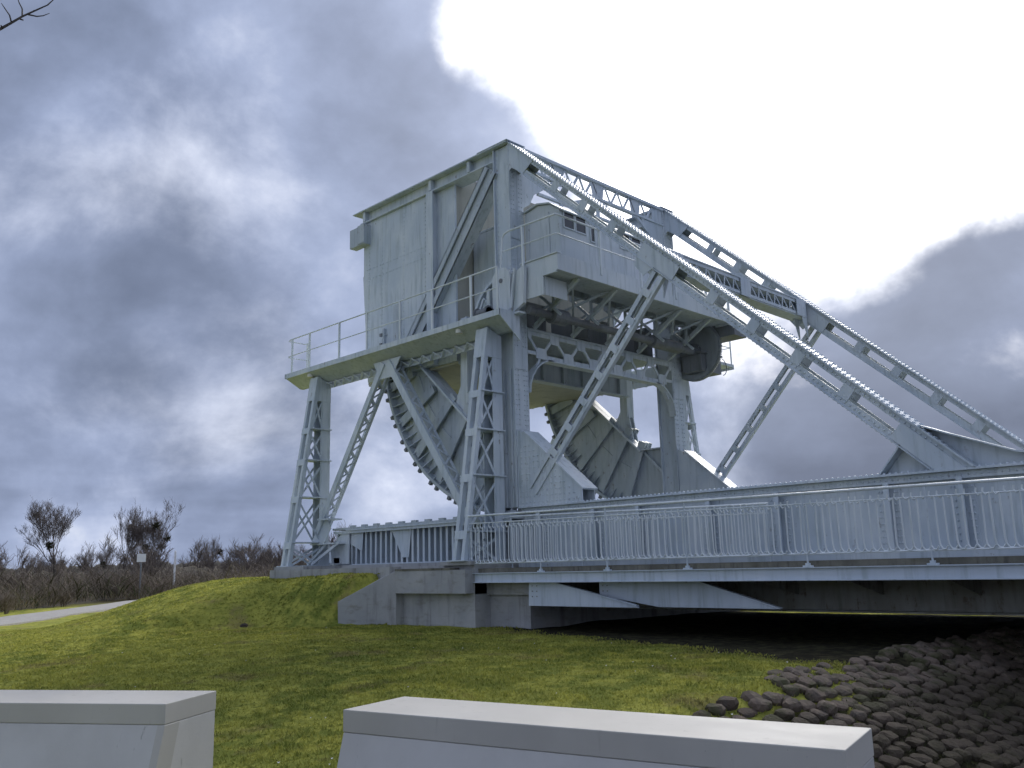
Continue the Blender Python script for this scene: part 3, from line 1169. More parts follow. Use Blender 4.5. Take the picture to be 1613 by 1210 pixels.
m = MB()
m.box(-15.72, -14.28, 14.80, 20.46, 5.44, 5.52)
md = m.build('machinery_deck', 'steel_worn_shade', BR)
for y, w_, h_, x0 in ((15.2, .9, .75, -15.3), (16.6, .7, .55, -15.0), (17.7, 1.0, .8, -15.4), (19.2, .8, .7, -15.1), (20.0, .4, .9, -15.3)):
    m = MB()
    m.box(x0, x0 + .75, y, y + w_ * .8, 5.521, 5.52 + h_)
    m.box(x0 - .03, x0 + .78, y - .03, y + w_ * .8 + .03, 5.521, 5.58)
    m.build('gear_case', 'machine_grey', md)

# ---- operator's cabin on its balcony
m = MB()
m.box(-14.03, -12.55, 14.20, 21.06, 6.60, 6.66)
m.box(-12.55, -12.50, 14.12, 21.14, 6.32, 6.70)
m.box(-12.95, -12.551, 14.12, 14.17, 6.28, 6.70)
m.box(-13.62, -12.951, 14.12, 14.16, 5.85, 6.70)
m.box(-13.64, -12.49, 14.09, 14.20, 6.702, 6.73)
m.box(-12.95, -12.551, 21.09, 21.14, 6.28, 6.70)
m.box(-12.951, -12.93, 14.17, 14.9, 5.85, 6.28)
cb = m.build('balcony', 'cabin_paint', BR)
m = MB()
m.box(-13.3, -12.56, 14.18, 21.08, 6.325, 6.337)
m.build('floor_plate', 'steel_worn_shade', cb)
for k, y in enumerate((14.95, 16.3, 17.63, 18.95, 20.3)):
    m = MB()
    m.bar((-14.05, y, 5.45), (-12.62, y, 6.33), .08, .10)
    m.bar((-14.05, y, 6.42), (-12.6, y, 6.42), .09, .16)
    m.bar((-13.4, y, 5.86), (-13.4, y, 6.4), .06, .06)
    m.bar((-14.0, y, 6.35), (-13.2, y, 5.6), .06, .06)
    m.build('floor_bracket', 'steel_worn_shade', cb)
for x in (-13.7, -13.25, -12.85):
    m = MB()
    m.box(x - .04, x + .04, 14.3, 20.95, 6.345, 6.50)
    m.build('floor_joist', 'steel_worn_shade', cb)
for y0, y1 in ((14.95, 16.3), (16.3, 17.63), (17.63, 18.95), (18.95, 20.3)):
    m = MB()
    m.bar((-14.0, y0, 5.55), (-12.8, y1, 6.33), .05, .05)
    m.bar((-14.0, y1, 5.55), (-12.8, y0, 6.33), .05, .05)
    m.bar((-14.0, y0, 5.75), (-13.6, (y0 + y1) / 2, 6.33), .05, .05)
    m.build('cross_brace', 'steel_worn_shade', cb)
m = MB()
m.tube([(-13.55, 14.25, 5.66), (-13.55, 21.0, 5.66)], .10, 12)
m.tube([(-13.55, 15.0, 5.66), (-13.55, 15.5, 5.66)], .19, 14)
m.tube([(-13.55, 18.9, 5.66), (-13.55, 20.1, 5.66)], .17, 14)
tag(m.build('drive_shaft', 'machine_grey', cb))
m = MB()
m.box(-13.9, -13.3, 20.80, 21.80, 5.10, 5.58)
m.box(-13.95, -13.25, 20.76, 21.84, 5.581, 5.63)
m.tube([(-13.55, 21.5, 5.63), (-13.55, 21.5, 6.32)], .33, 14)
m.box(-13.2, -12.40, 21.141, 21.75, 5.98, 6.42)
m.build('motor_housing', 'machine_grey', cb)
m = MB()
m.tube([(-13.3, 21.85 + .24 * math.sin(t), 5.33 + .24 * math.cos(t)) for t in np.linspace(.1, 3.0, 12)], .012, 5)
m.build('cable', 'machine_grey', cb)
# near side bearings of the gear shaft
m = MB()
m.prism_xz([(-14.42, 5.58), (-14.42, 6.45)] + arc_pts(-14.13, 6.45, .29, 180, 0, 8) + [(-13.84, 5.58)], 13.97, 14.04)
m.prism_xz([(-13.78, 5.60), (-13.66, 6.55), (-13.40, 6.62), (-13.45, 5.75)], 13.99, 14.08)
m.box(-14.6, -14.5, 13.95, 14.06, 5.58, 6.3)
m.box(-14.75, -13.85, 13.90, 14.05, 5.585, 5.68)
m.bar((-13.80, 13.95, 5.7), (-13.66, 13.95, 6.6), .05, .05)
m.bar((-14.95, 13.95, 5.6), (-14.7, 13.95, 6.1), .05, .05)
bb = m.build('shaft_bearing', 'cabin_paint', cb)
m = MB()
m.tube([(-14.13, 13.955, 6.42), (-14.13, 13.99, 6.42)], .055, 12)
m.tube([(-14.75, 13.8, 5.70), (-14.35, 13.8, 5.70)], .12, 10)
m.tube([(-14.75, 13.8, 5.70), (-14.72, 13.8, 5.70)], .16, 10)
m.tube([(-14.38, 13.8, 5.70), (-14.35, 13.8, 5.70)], .16, 10)
m.build('cable_winch', 'machine_grey', cb)

house = [(-14.06, 6.661), (-12.96, 6.661), (-12.96, 8.03), (-13.25, 8.23), (-13.62, 8.31), (-14.06, 8.22)]
m = MB()
m.prism_xz(house, 14.76, 20.60)
cab = m.build('cabin', 'cabin_paint', BR)
m = MB()
prof = [(-12.90, 8.00), (-13.22, 8.235), (-13.62, 8.325), (-14.08, 8.24)]
for i in range(3):
    (x0, z0), (x1, z1) = prof[i], prof[i + 1]
    m.prism_xz([(x0, z0), (x1, z1), (x1, z1 + .035), (x0, z0 + .035)], 14.70, 20.66)
m.build('cabin_roof', 'cabin_paint', cab)


def window(y0, y1, z0, z1, panes=1):
    m = MB()
    x = -12.958
    t = .03
    m.box(x, x + .025, y0 - t, y1 + t, z0 - t, z0)
    m.box(x, x + .025, y0 - t, y1 + t, z1, z1 + t)
    m.box(x, x + .025, y0 - t, y0, z0, z1)
    m.box(x, x + .025, y1, y1 + t, z0, z1)
    for k in range(1, panes):
        yy = y0 + (y1 - y0) * k / panes
        m.box(x, x + .02, yy - .012, yy + .012, z0, z1)
    m.build('window_frame', 'cabin_paint', cab)
    m = MB()
    m.box(x, x + .006, y0, y1, z0, z1)
    m.build('window_pane', 'window_glass', cab)


for y0, y1, z0, z1 in ((14.90, 15.24, 7.64, 8.0), (15.32, 15.66, 7.64, 8.0), (15.86, 15.98, 7.52, 7.9), (17.0, 17.35, 7.64, 8.0), (17.45, 17.8, 7.64, 8.0),
                       (19.35, 19.68, 7.66, 7.98), (19.75, 20.05, 7.66, 7.98), (20.12, 20.45, 7.66, 7.98)):
    window(y0, y1, z0, z1)
# narrow door on the near side wall
m = MB()
m.box(-13.95, -13.92, 14.735, 14.759, 6.67, 8.05)
m.box(-13.30, -13.27, 14.735, 14.759, 6.67, 8.05)
m.build('door_frame', 'cabin_paint', cab)

# balcony railing
m = MB()
m.tube([(-14.28, 14.05, 5.9), (-14.13, 14.05, 7.48), (-14.07, 14.05, 7.56), (-13.95, 14.06, 7.60), (-12.52, 14.1, 7.60), (-12.50, 14.15, 7.60), (-12.50, 21.1, 7.60)], .024, 8)
m.tube([(-14.17, 14.05, 7.15), (-12.51, 14.1, 7.15), (-12.50, 14.14, 7.15), (-12.50, 21.1, 7.15)], .016, 6)
br = m.build('railing', 'rail_paint', BR)
for x, y in ((-13.5, 14.07), (-12.5, 15.62), (-12.5, 17.15), (-12.5, 18.6), (-12.5, 20.0), (-12.5, 21.08)):
    m = MB()
    m.box(x - .025, x + .025, y - .025, y + .025, 6.5 if y > 14.5 else 5.9, 7.6)
    m.build('rail_post', 'rail_paint', br)

# ---- footway outside the near girder
m = MB()
m.box(-14.35, 7, 12.985, 13.03, -.335, -.165)
m.box(-14.35, 7, 12.94, 13.08, -.165, -.150)
m.box(-14.35, 7, 12.94, 13.08, -.350, -.335)
fwy = m.build('footway', 'fascia_paint', BR)
m = MB()
m.box(-14.33, 7, 13.09, 14.30, -.20, -.06)
m.build('deck_slab', 'deck_edge', fwy)
m = MB()
m.box(-14.05, 7, 14.22, 14.35, -.058, .035)
m.build('kerb', 'steel_paint', fwy)
m = MB()
m.prism_xz([(-12.67, -.352), (-12.04, -.352), (-10.04, -.775), (-10.0, -.80), (-12.69, -.80)], 13.10, 13.14)
m.bar((-12.04, 13.12, -.345), (-10.04, 13.12, -.765), .10, .014, (.2, 0, 1))
m.build('haunch_plate', 'fascia_paint', fwy)
m = MB()
m.prism_xz([(-11.04, -.352), (-8.91, -.352), (-7.36, -.795), (-9.7, -.795), (-11.04, -.60)], 13.30, 13.34)
m.bar((-8.91, 13.32, -.345), (-7.36, 13.32, -.785), .10, .014, (.2, 0, 1))
m.build('haunch_plate', 'fascia_paint', fwy)
for x in np.arange(-12.0, 6.5, 1.45):
    m = MB()
    m.prism_yz([(13.05, -.21), (14.44, -.21), (14.44, -.62), (13.05, -.32)], x, x + .02)
    m.build('cantilever_bracket', 'steel_dirty', fwy)
rv = MB()
for z in (-.42, -.52, -.62):
    for x in (-12.58, -12.46, -10.95, -10.85):
        rv.rivet((x, 13.10 if x < -12 else 13.30, z), (0, -1, 0), .009)
tag(rv.build('haunch_rivets', 'steel_dirty', fwy), kind='stuff')
# far footway
m = MB(True)
m.box(-14.35, 7, 12.985, 13.03, -.335, -.165)
m.box(-14.33, 7, 13.09, 14.30, -.20, -.06)
m.build('footway', 'fascia_paint', BR)
m = MB()
m.box(-14.05, 7, 14.50, 20.76, -.30, -.10)
m.build('road_deck', 'deck_edge', BR)


def baluster_mesh():
    m = MB()
    pts = [(-.065, 0, .855), (-.075, 0, .80), (-.042, 0, .755), (-.004, 0, .78), (0, 0, .74), (0, 0, .18), (.008, 0, .11), (.040, 0, .06), (.085, 0, .055), (.118, 0, .10)]
    m.tube(pts, .0135, 4)
    return m


def footway_railing(name, y, xa, xb, posts, ztop, zt2, spacing):
    """ztop: handrail height at xa and xb"""
    zf = lambda x: ztop[0] + (ztop[1] - ztop[0]) * (x - xa) / (xb - xa)
    m = MB()
    N = 20
    m.tube([(xa + (xb - xa) * i / N, y, zf(xa + (xb - xa) * i / N)) for i in range(N + 1)], .021, 8)
    m.tube([(xa + .02, y, .87 + zf(xa) - 1.03 + zt2), (xb, y, .87 + zf(xb) - 1.03 + zt2)], .011, 5)
    m.tube([(xa, y, .045), (xb, y, .045)], .014, 5)
    rl = m.build(name, 'rail_paint', BR)
    for x in posts:
        m = MB()
        m.box(x - .011, x + .011, y - .012, y + .012, -.148, zf(x))
        m.box(x - .075, x + .075, y - .03, y + .03, -.149, -.125)
        m.box(x - .035, x + .035, y - .02, y + .02, -.125, -.09)
        m.build('rail_post', 'steel_paint', rl)
    bm_ = baluster_mesh()
    o0 = Vector(ORG[BR])
    src = bm_.build('baluster', 'rail_paint')
    src.parent = rl
    first = True
    x = xa + .09
    while x < xb - .02:
        loc = (x, y + random.uniform(-.006, .006), random.uniform(-.004, .004))
        rot = (random.uniform(-.012, .012), random.uniform(-.018, .018), random.uniform(-.25, .25))
        if first:
            src.location = Vector(loc) - o0
            ORG[src] = tuple(o0)
            first = False
        else:
            copy_part(src, rl, loc, rot)
        x += spacing * random.uniform(.94, 1.06)
    return rl


footway_railing('railing', 13.0, -14.32, 3.0, (-14.29, -12.24, -10.58, -8.85, -6.68, -4.84, -3.1, -1.3, .4, 2.1), (1.033, .87), 0, .120)
footway_railing('railing', 13.86, -13.90, -7.75, (-13.88, -11.9, -9.85, -7.78), (1.02, .90), 0, .135)

# ------------------------------------------------------------------ operating frames (fixed towers + gallery)
def operating_frame(mir, label):
    M = lambda: MB(mir)
    yb = (MIRY - 13.5) if mir else 13.5
    fr = thing('operating_frame', (-17.9, yb, .1), label, 'tower frame', 'operating frames beside the bridge')

    def leg(x1):
        x0 = x1 - .36
        yo = lambda z: 13.67 - .77 * (5.0 - z) / 4.9
        m = M()
        for x in (x0 + .05, x1 - .05):
            m.bar((x, yo(.1), .1), (x, yo(5.3), 5.3), .10, .11, (0, 1, 0))
        m.box(x1 - .03, x1 - .005, 13.80, 14.10, .1, 5.02)
        m.box(x0 + .005, x0 + .03, 13.80, 14.10, .1, 5.02)
        m.box(x0 + .03, x1 - .03, 14.07, 14.095, .1, 5.02)
        m.prism_yz([(yo(4.62) - .06, 4.62), (yo(5.3) - .06, 5.3), (14.10, 5.15), (14.10, 4.62)], x0 - .004, x1 + .004)
        lg = m.build('tower_leg', 'steel_paint', fr)
        lv = [(3.68, 3.84), (2.80, 2.97), (1.78, 1.95), (.56, .74)]
        for za, zb in lv:
            m = M()
            m.prism_yz([(yo(za) - .062, za), (yo(zb) - .062, zb), (yo(zb) - .050, zb), (yo(za) - .050, za)], x0 - .012, x1 + .012)
            m.build('batten_plate', 'steel_paint', lg)
            m = M()
            m.box(x0 - .05, x1 + .05, yo(zb) - .05, 14.12, zb - .03, zb)
            m.build('diaphragm', 'steel_paint', lg)
        zz = [5.0 - .4, 3.84, 2.97, 1.95, .74, .1]
        for i in range(5):
            zt, zb_ = zz[i] - (.16 if i else 0), zz[i + 1]
            for x in (x1 - .012, x0 + .012):
                m = M()
                m.bar((x, yo(zt), zt), (x, 13.84, zb_), .012, .055, (0, 0, 1))
                m.build('lattice_bar', 'steel_paint', lg)
                m = M()
                m.bar((x - .014, 13.84, zt), (x - .014, yo(zb_), zb_), .012, .055, (0, 0, 1))
                m.build('lattice_bar', 'steel_paint', lg)
        m = M()
        m.box(x0 - .1, x1 + .1, 12.78, 14.16, .098, .125)
        m.build('base_plate', 'steel_paint', lg)

    leg(-14.30)
    leg(-21.20)
    # gallery
    m = M()
    m.box(-22.60, -13.68, 13.5, 14.08, 5.535, 5.565)
    m.box(-22.62, -13.66, 13.470, 13.50, 5.44, 5.575)
    m.box(-21.9, -14.4, 14.06, 14.085, 5.02, 5.18)
    m.box(-22.63, -22.60, 13.47, 14.08, 5.44, 5.575)
    gl = m.build('gallery', 'steel_paint', fr)
    m = M()
    m.prism_yz([(13.502, 5.44), (13.97, 5.19), (14.08, 5.19), (14.08, 5.534), (13.502, 5.534)], -22.598, -13.705)
    m.build('soffit', 'steel_worn_shade', gl)  # same paint as the gallery, darkened here against light bounced off the lawn
    m = M()
    m.prism_yz([(13.47, 5.575), (14.09, 5.575), (14.09, 4.93), (13.47, 5.42)], -13.70, -13.675)
    m.box(-13.70, -13.5, 13.9, 14.09, 5.52, 5.56)
    m.build('end_plate', 'steel_paint', gl)
    for k, x in enumerate(np.arange(-22.0, -14.8, .42)):
        m = M()
        m.bar((x, 13.95, 5.17), (x + .21, 14.05, 5.02), .05, .03)
        m.bar((x + .21, 14.05, 5.02), (x + .42, 13.95, 5.17), .05, .03)
        m.build('lattice_bar', 'steel_paint', gl)
    for x in (-21.5, -15.2):
        m = M()
        m.tube([(x, 13.62, 5.33), (x, 13.62, 5.42)], .09, 12)
        m.build('gallery_lamp', 'lamp_lens', gl)
    # gallery railing
    m = M()
    m.tube([(-22.45, 13.50, 6.57), (-13.75, 13.50, 6.57)], .018, 6)
    m.tube([(-22.5, 13.50, 6.08), (-13.75, 13.50, 6.08)], .014, 6)
    m.tube([(-22.42, 13.45, 6.52), (-22.42, 14.12, 6.52)], .014, 6)
    m.tube([(-22.42, 13.45, 6.04), (-22.42, 14.12, 6.04)], .014, 6)
    rl = m.build('railing', 'rail_paint', fr)
    for x, y in ((-22.3, 13.5), (-22.42, 14.08), (-21.39, 13.5), (-19.93, 13.5), (-18.67, 13.5), (-17.28, 13.5), (-16.03, 13.5), (-14.65, 13.5), (-13.77, 13.5)):
        m = M()
        m.box(x - .025, x + .025, y - .02, y + .02, 5.565, 6.57)
        m.build('rail_post', 'rail_paint', rl)

    # braces forming an inverted V
    def brace(x0, z0, x1, z1, y, w, lattice):
        A, B_ = Vector((x0, 0, z0)), Vector((x1, 0, z1))
        u = (B_ - A).normalized()
        nn = Vector((-u.z, 0, u.x))
        l = (B_ - A).length
        pp = lambda s_, t: ((A + u * s_ + nn * t).x, (A + u * s_ + nn * t).z)
        m = M()
        y2 = y + .30
        m.prism_xz([pp(0, -w), pp(l, -w), pp(l, w), pp(0, w)], y - .02, y + .0)
        m.prism_xz([pp(0, w - .02), pp(l, w - .02), pp(l, w), pp(0, w)], y, y + .06)
        m.prism_xz([pp(0, -w), pp(l, -w), pp(l, -w + .02), pp(0, -w + .02)], y, y + .06)
        m.prism_xz([pp(0, -w), pp(l, -w), pp(l, w), pp(0, w)], y2, y2 + .02)
        m.prism_xz([pp(0, w - .02), pp(l, w - .02), pp(l, w), pp(0, w)], y2 - .06, y2)
        bo = m.build('brace', 'steel_paint', fr)
        s_ = .2
        k = 0
        while s_ < l - .4:
            ya, yb_ = (y + .02, y2 - .01) if k % 2 else (y2 - .01, y + .02)
            for tt in (w + .008, -w - .008):
                m = M()
                a_, b_ = pp(s_, tt), pp(s_ + .26, tt)
                m.bar((a_[0], ya, a_[1]), (b_[0], yb_, b_[1]), .05, .012, (nn.x, 0, nn.z))
                m.build('lattice_bar', 'steel_paint', bo)
            s_ += .26
            k += 1

    if mir:
        m = M()
        m.box(-14.1, -13.35, 12.70, 13.47, 5.42, 5.50)
        m.box(-14.1, -13.35, 12.68, 12.70, 5.36, 5.51)
        m.build('landing', 'steel_paint', fr)
        m = M()
        m.tube([(-13.4, 12.72, 5.5), (-13.4, 12.72, 6.45)], .022, 6)
        m.tube([(-13.4, 12.72, 6.43), (-14.1, 12.72, 6.43)], .016, 6)
        m.tube([(-13.4, 12.72, 6.0), (-14.1, 12.72, 6.0)], .014, 6)
        m.tube([(-13.4, 12.72, 6.0), (-13.4, 13.4, 6.0)], .014, 6)
        m.build('landing_rail', 'rail_paint', fr)
    brace(-18.30, 5.18, -21.25, .98, 13.74, .085, True)
    brace(-18.10, 5.18, -15.05, .95, 13.74, .095, True)
    m = M()
    m.prism_xz([(-18.75, 5.25), (-17.6, 5.25), (-17.95, 4.78), (-18.45, 4.78)], 13.765, 13.785)
    m.build('gusset_plate', 'steel_paint', fr)
    # foot gussets of the rear brace
    m = M()
    m.prism_xz([(-21.55, .70), (-20.95, .70), (-20.62, 1.08), (-20.9, 1.5), (-21.3, 1.1)], 13.775, 13.79)
    m.box(-21.56, -20.4, 13.74, 14.1, .66, .698)
    m.box(-21.02, -20.5, 13.60, 14.05, 1.30, 1.34)
    m.build('gusset_plate', 'steel_paint', fr)
    for xa, xb in ((-21.1, -20.45),):
        m = M()
        m.bar((xa - .5, 13.7, .14), (xb - .5, 13.85, .66), .05, .07)
        m.bar((xa - .15, 13.6, .14), (xb + .1, 13.85, .70), .05, .07)
        m.bar((xb - .05, 13.7, .14), (xa + .3, 13.85, .70), .05, .06)
        m.build('foot_brace', 'steel_paint', fr)
    return fr


operating_frame(False, 'near lattice tower frame with railed gallery on two pale steel legs')
operating_frame(True, 'far lattice tower frame, glimpsed behind the far post of the bridge')


def track_girder(mir, label):
    M = lambda: MB(mir)
    yb = MIRY - 14.5 if mir else 14.5
    t = thing('track_girder', (-17.6, yb, .1), label, 'girder', 'track girders under the rockers')
    m = M()
    m.box(-21.25, -14.1, 14.50, 14.54, .13, 1.0)
    m.box(-21.25, -14.1, 14.18, 14.86, .10, .13)
    m.box(-20.3, -14.1, 14.02, 15.0, 1.0, 1.03)
    m.box(-20.9, -14.1, 14.06, 14.10, .93, 1.0)
    m.build('girder_body', 'steel_paint', t)
    m = M()
    m.box(-20.95, -14.1, 14.05, 14.98, 1.031, 1.085)
    m.build('track_plate', 'steel_worn_shade', t)
    for x in np.arange(-20.9, -14.2, .215):
        m = M()
        m.box(x, x + .015, 14.20, 14.50, .13, .95)
        m.box(x - .03, x + .045, 14.18, 14.20, .13, .95)
        m.build('stiffener', 'steel_paint', t)
    for x in np.arange(-20.2, -14.6, .52):
        m = M()
        m.box(x, x + .2, 14.08, 14.16, 1.0855, 1.135)
        m.build('track_tooth', 'steel_worn_shade', t)
    m = M()
    m.prism_xz([(-20.85, .95), (-19.7, .95), (-19.75, .45), (-20.3, .66)], 14.165, 14.179)
    m.build('gusset_plate', 'steel_paint', t)
    m = M()
    m.prism_xz([(-18.5, .95), (-17.7, .95), (-17.8, .25), (-18.05, .25)], 14.165, 14.179)
    m.build('gusset_plate', 'steel_paint', t)
    m = M()
    m.box(-20.95, -20.68, 14.10, 14.18, .16, .30)
    m.build('vent_box', 'machine_grey', t)
    m = M()
    m.prism_xz([(-21.25, .13), (-20.25, .13), (-20.25, .96), (-20.55, .96), (-21.25, .5)], 14.10, 14.13)
    m.build('end_plate', 'steel_paint', t)
    return t


track_girder(False, 'near riveted track girder between the two tower legs')
track_girder(True, 'far track girder behind the near one')

# ------------------------------------------------------------------ concrete substructure
for mir, lab in ((False, 'long grey concrete plinth under the near tower legs'), (True, 'far concrete plinth behind the bridge')):
    t = thing('concrete_plinth', (-17.8, (MIRY - 14) if mir else 14, -1.3), lab, 'plinth', 'plinths carrying the towers')
    m = MB(mir)
    m.box(-21.78, -16.6, 12.66, 15.6, -1.35, .02)
    m.box(-16.6, -14.12, 12.98, 15.6, -1.35, .02)
    m.build('plinth_block', 'concrete', t)
    m = MB(mir)
    m.box(-21.72, -20.3, 12.74, 15.5, .02, .098)
    m.box(-15.1, -14.12, 12.86, 15.5, .02, .098)
    m.box(-20.3, -15.1, 13.9, 15.5, .02, .099)
    m.build('plinth_cap', 'concrete', t)

ab = thing('bridge_abutment', (-15.4, 13.5, -1.35), 'weathered grey concrete abutment with sloping wing wall under the walkway end', 'abutment')
m = MB()
m.box(-16.5, -14.15, 12.74, 12.975, -.56, -.075)
m.box(-16.5, -14.12, 12.975, 21.5, -.58, -.36)
m.box(-14.12, -12.72, 13.32, 21.5, -.60, -.361)
m.build('corbel', 'concrete', ab)
m = MB()
m.box(-16.5, -14.6, 12.73, 12.975, -.074, -.03)
m.build('coping', 'deck_edge', ab)
m = MB()
m.box(-17.1, -12.95, 13.42, 21.3, -1.6, -.601)
m.box(-17.1, -16.502, 12.77, 13.42, -1.6, -.40)
m.build('breast_wall', 'concrete', ab)
m = MB()
d = Vector((-.80, -.97, 0)).normalized()
nn = Vector((d.y, -d.x, 0)) * -.16
p0, p1 = Vector((-16.48, 12.76, 0)), Vector((-17.30, 11.78, 0))
q0, q1 = p0 + Vector((-.28, .16, 0)), p1 + Vector((-.28, .16, 0))
m.add([(p0.x, p0.y, -1.5), (p1.x, p1.y, -1.5), (q1.x, q1.y, -1.5), (q0.x, q0.y, -1.5),
       (p0.x, p0.y, -.06), (p1.x, p1.y, -.71), (q1.x, q1.y, -.71), (q0.x, q0.y, -.06)],
      [(0, 3, 2, 1), (4, 5, 6, 7), (0, 1, 5, 4), (1, 2, 6, 5), (2, 3, 7, 6), (3, 0, 4, 7)])
m.build('wing_wall', 'concrete', ab)
m = MB()
m.box(4.5, 6.5, 13.2, 22, -4.2, -.90)
tag(m.build('bridge_pier', 'concrete'), 'concrete pier under the river end of the bridge', 'pier')

# ------------------------------------------------------------------ barrier blocks in the foreground
def barrier(pfl, pfr, depth, ztop, label):
    """front top edge from pfl to pfr (xy)"""
    a_, b_ = Vector((*pfl, 0)), Vector((*pfr, 0))
    L = (b_ - a_).length
    u = (b_ - a_).normalized()
    v = Vector((-u.y, u.x, 0))       # away from the camera
    zb = min(float(gz(a_.x, a_.y)), float(gz(b_.x, b_.y))) - .06
    t = thing('concrete_barrier', (a_.x, a_.y, zb), label, 'barrier', 'pale barrier blocks in the foreground')
    W = lambda s_, d_, z: tuple(a_ + u * s_ + v * d_ + Vector((0, 0, z)))

    def extr(name, prof, s0, s1, mat):
        n = len(prof)
        m = MB()
        m.add([W(s0, d_, z) for d_, z in prof] + [W(s1, d_, z) for d_, z in prof],
              [tuple(range(n)), tuple(range(2 * n - 1, n - 1, -1))] + [(i, (i + 1) % n, (i + 1) % n + n, i + n) for i in range(n)])
        o = m.build(name, mat, t)
        fix_normals(o)
        bv = o.modifiers.new('bevel', 'BEVEL')
        bv.width = .005
        bv.segments = 2
        return o
    h = .125
    extr('cap', [(0, ztop), (depth, ztop), (depth, ztop - h), (0, ztop - h)], 0, L, 'barrier_stone')
    body = [(.003, ztop - h - .001), (depth - .006, ztop - h - .001), (depth - .006, zb), (-.22, zb)]
    extr('body', body, .0015, L - .0015, 'barrier_panel')
    rim = [(.0, ztop - h - .002), (.17, ztop - h - .002), (-.05, zb), (-.225, zb)]
    extr('end_rim', rim, L - .05, L + .0015, 'barrier_stone')
    return t


# left block: right end in view; right block: both ends in view
kz = .80 / .75
lf_r = (-5.39 * kz, 2.47 * kz)
ld = Vector((.845, .535)).normalized()
lf_l = (lf_r[0] - ld.x * 2.9, lf_r[1] - ld.y * 2.9)
barrier(lf_l, lf_r, .60, -.80, 'pale stone barrier block at the left, cut off by the picture edge')
barrier((-4.32 * kz, 2.98 * kz), (-1.75 * kz, 3.575 * kz), .565, -.80, 'long pale stone barrier block in the middle foreground, both ends visible')

# ------------------------------------------------------------------ riprap stones on the bank
def stone_mesh(seed):
    import bmesh
    rs = random.Random(seed)
    bm = bmesh.new()
    bmesh.ops.create_icosphere(bm, subdivisions=2, radius=1.0)
    off = [Vector((rs.uniform(-1, 1), rs.uniform(-1, 1), rs.uniform(-.3, 1))).normalized() for _ in range(5)]
    cut = [rs.uniform(.72, .95) for _ in range(5)]
    off += [Vector((1, rs.uniform(-.2, .2), rs.uniform(-.2, .2))), Vector((-1, rs.uniform(-.2, .2), rs.uniform(-.2, .2))),
            Vector((rs.uniform(-.2, .2), 1, rs.uniform(-.2, .2))), Vector((rs.uniform(-.2, .2), -1, rs.uniform(-.2, .2))), Vector((rs.uniform(-.25, .25), rs.uniform(-.25, .25), 1))]
    off = [o_.normalized() for o_ in off]
    cut += [rs.uniform(.74, .88) for _ in range(4)] + [rs.uniform(.55, .75)]
    for v in bm.verts:
        for n_, c_ in zip(off, cut):
            dd = v.co.dot(n_)
            if dd > c_:
                v.co -= n_ * (dd - c_) * .92
        v.co *= 1 + rs.uniform(-.035, .035)
    me = bpy.data.meshes.new('stone')
    bm.to_mesh(me)
    bm.free()
    me.materials.append(MATS['riprap_stone'])
    me.polygons.foreach_set('use_smooth', [True] * len(me.polygons))
    me.set_sharp_from_angle(angle=R(28))
    return me


stones = []
row = 0
xx = -5.5
while xx < -1.2:
    y = 5.4 + (row % 2) * .15
    while y < 21.0:
        st = rng.uniform(.16, .27)
        x = xx + rng.uniform(-.035, .035)
        yc = y + st / 2
        y += st
        if x / yc > -.22:
            continue
        edge = -5.15 + .45 * (float(vnoise(0, yc, .8, 5)) - .5) + (.2 if yc < 9 else -.15)
        if x < edge or (x < edge + .3 and rng.random() < .25):
            continue
        stones.append((math.hypot(x, yc), x, yc, st))
    xx += .172
    row += 1
stones.sort()
smesh = [stone_mesh(k) for k in range(12)]
rest_v, rest_f = [], []
for k, (dd, x, y, st) in enumerate(stones):
    me = smesh[int(rng.integers(0, 12))]
    sc = Vector((.106 * rng.uniform(.85, 1.12), st * .61 * rng.uniform(.92, 1.08), 0.072 * rng.uniform(.7, 1.4)))
    rot = Matrix.Rotation(.39 + rng.uniform(-.12, .12), 4, 'Y') @ Matrix.Rotation(rng.uniform(-.18, .18) + math.pi * int(rng.integers(0, 2)), 4, 'Z')
    z = float(gz(x, y)) + rng.uniform(-.02, .025)
    if k < 300:
        o = bpy.data.objects.new('stone', me)
        COL.objects.link(o)
        o.parent = ground
        o.matrix_local = Matrix.Translation((x, y, z)) @ rot @ Matrix.Diagonal((*sc, 1))
    else:
        mw = Matrix.Translation((x, y, z)) @ rot @ Matrix.Diagonal((*sc, 1))
        b0 = len(rest_v)
        rest_v += [tuple(mw @ v.co) for v in me.vertices]
        rest_f += [tuple(b0 + i for i in p.vertices) for p in me.polygons]
if rest_v:
    o = mesh_obj('stones', rest_v, rest_f, 'riprap_stone')
    o.parent = ground
    tag(o, kind='stuff')

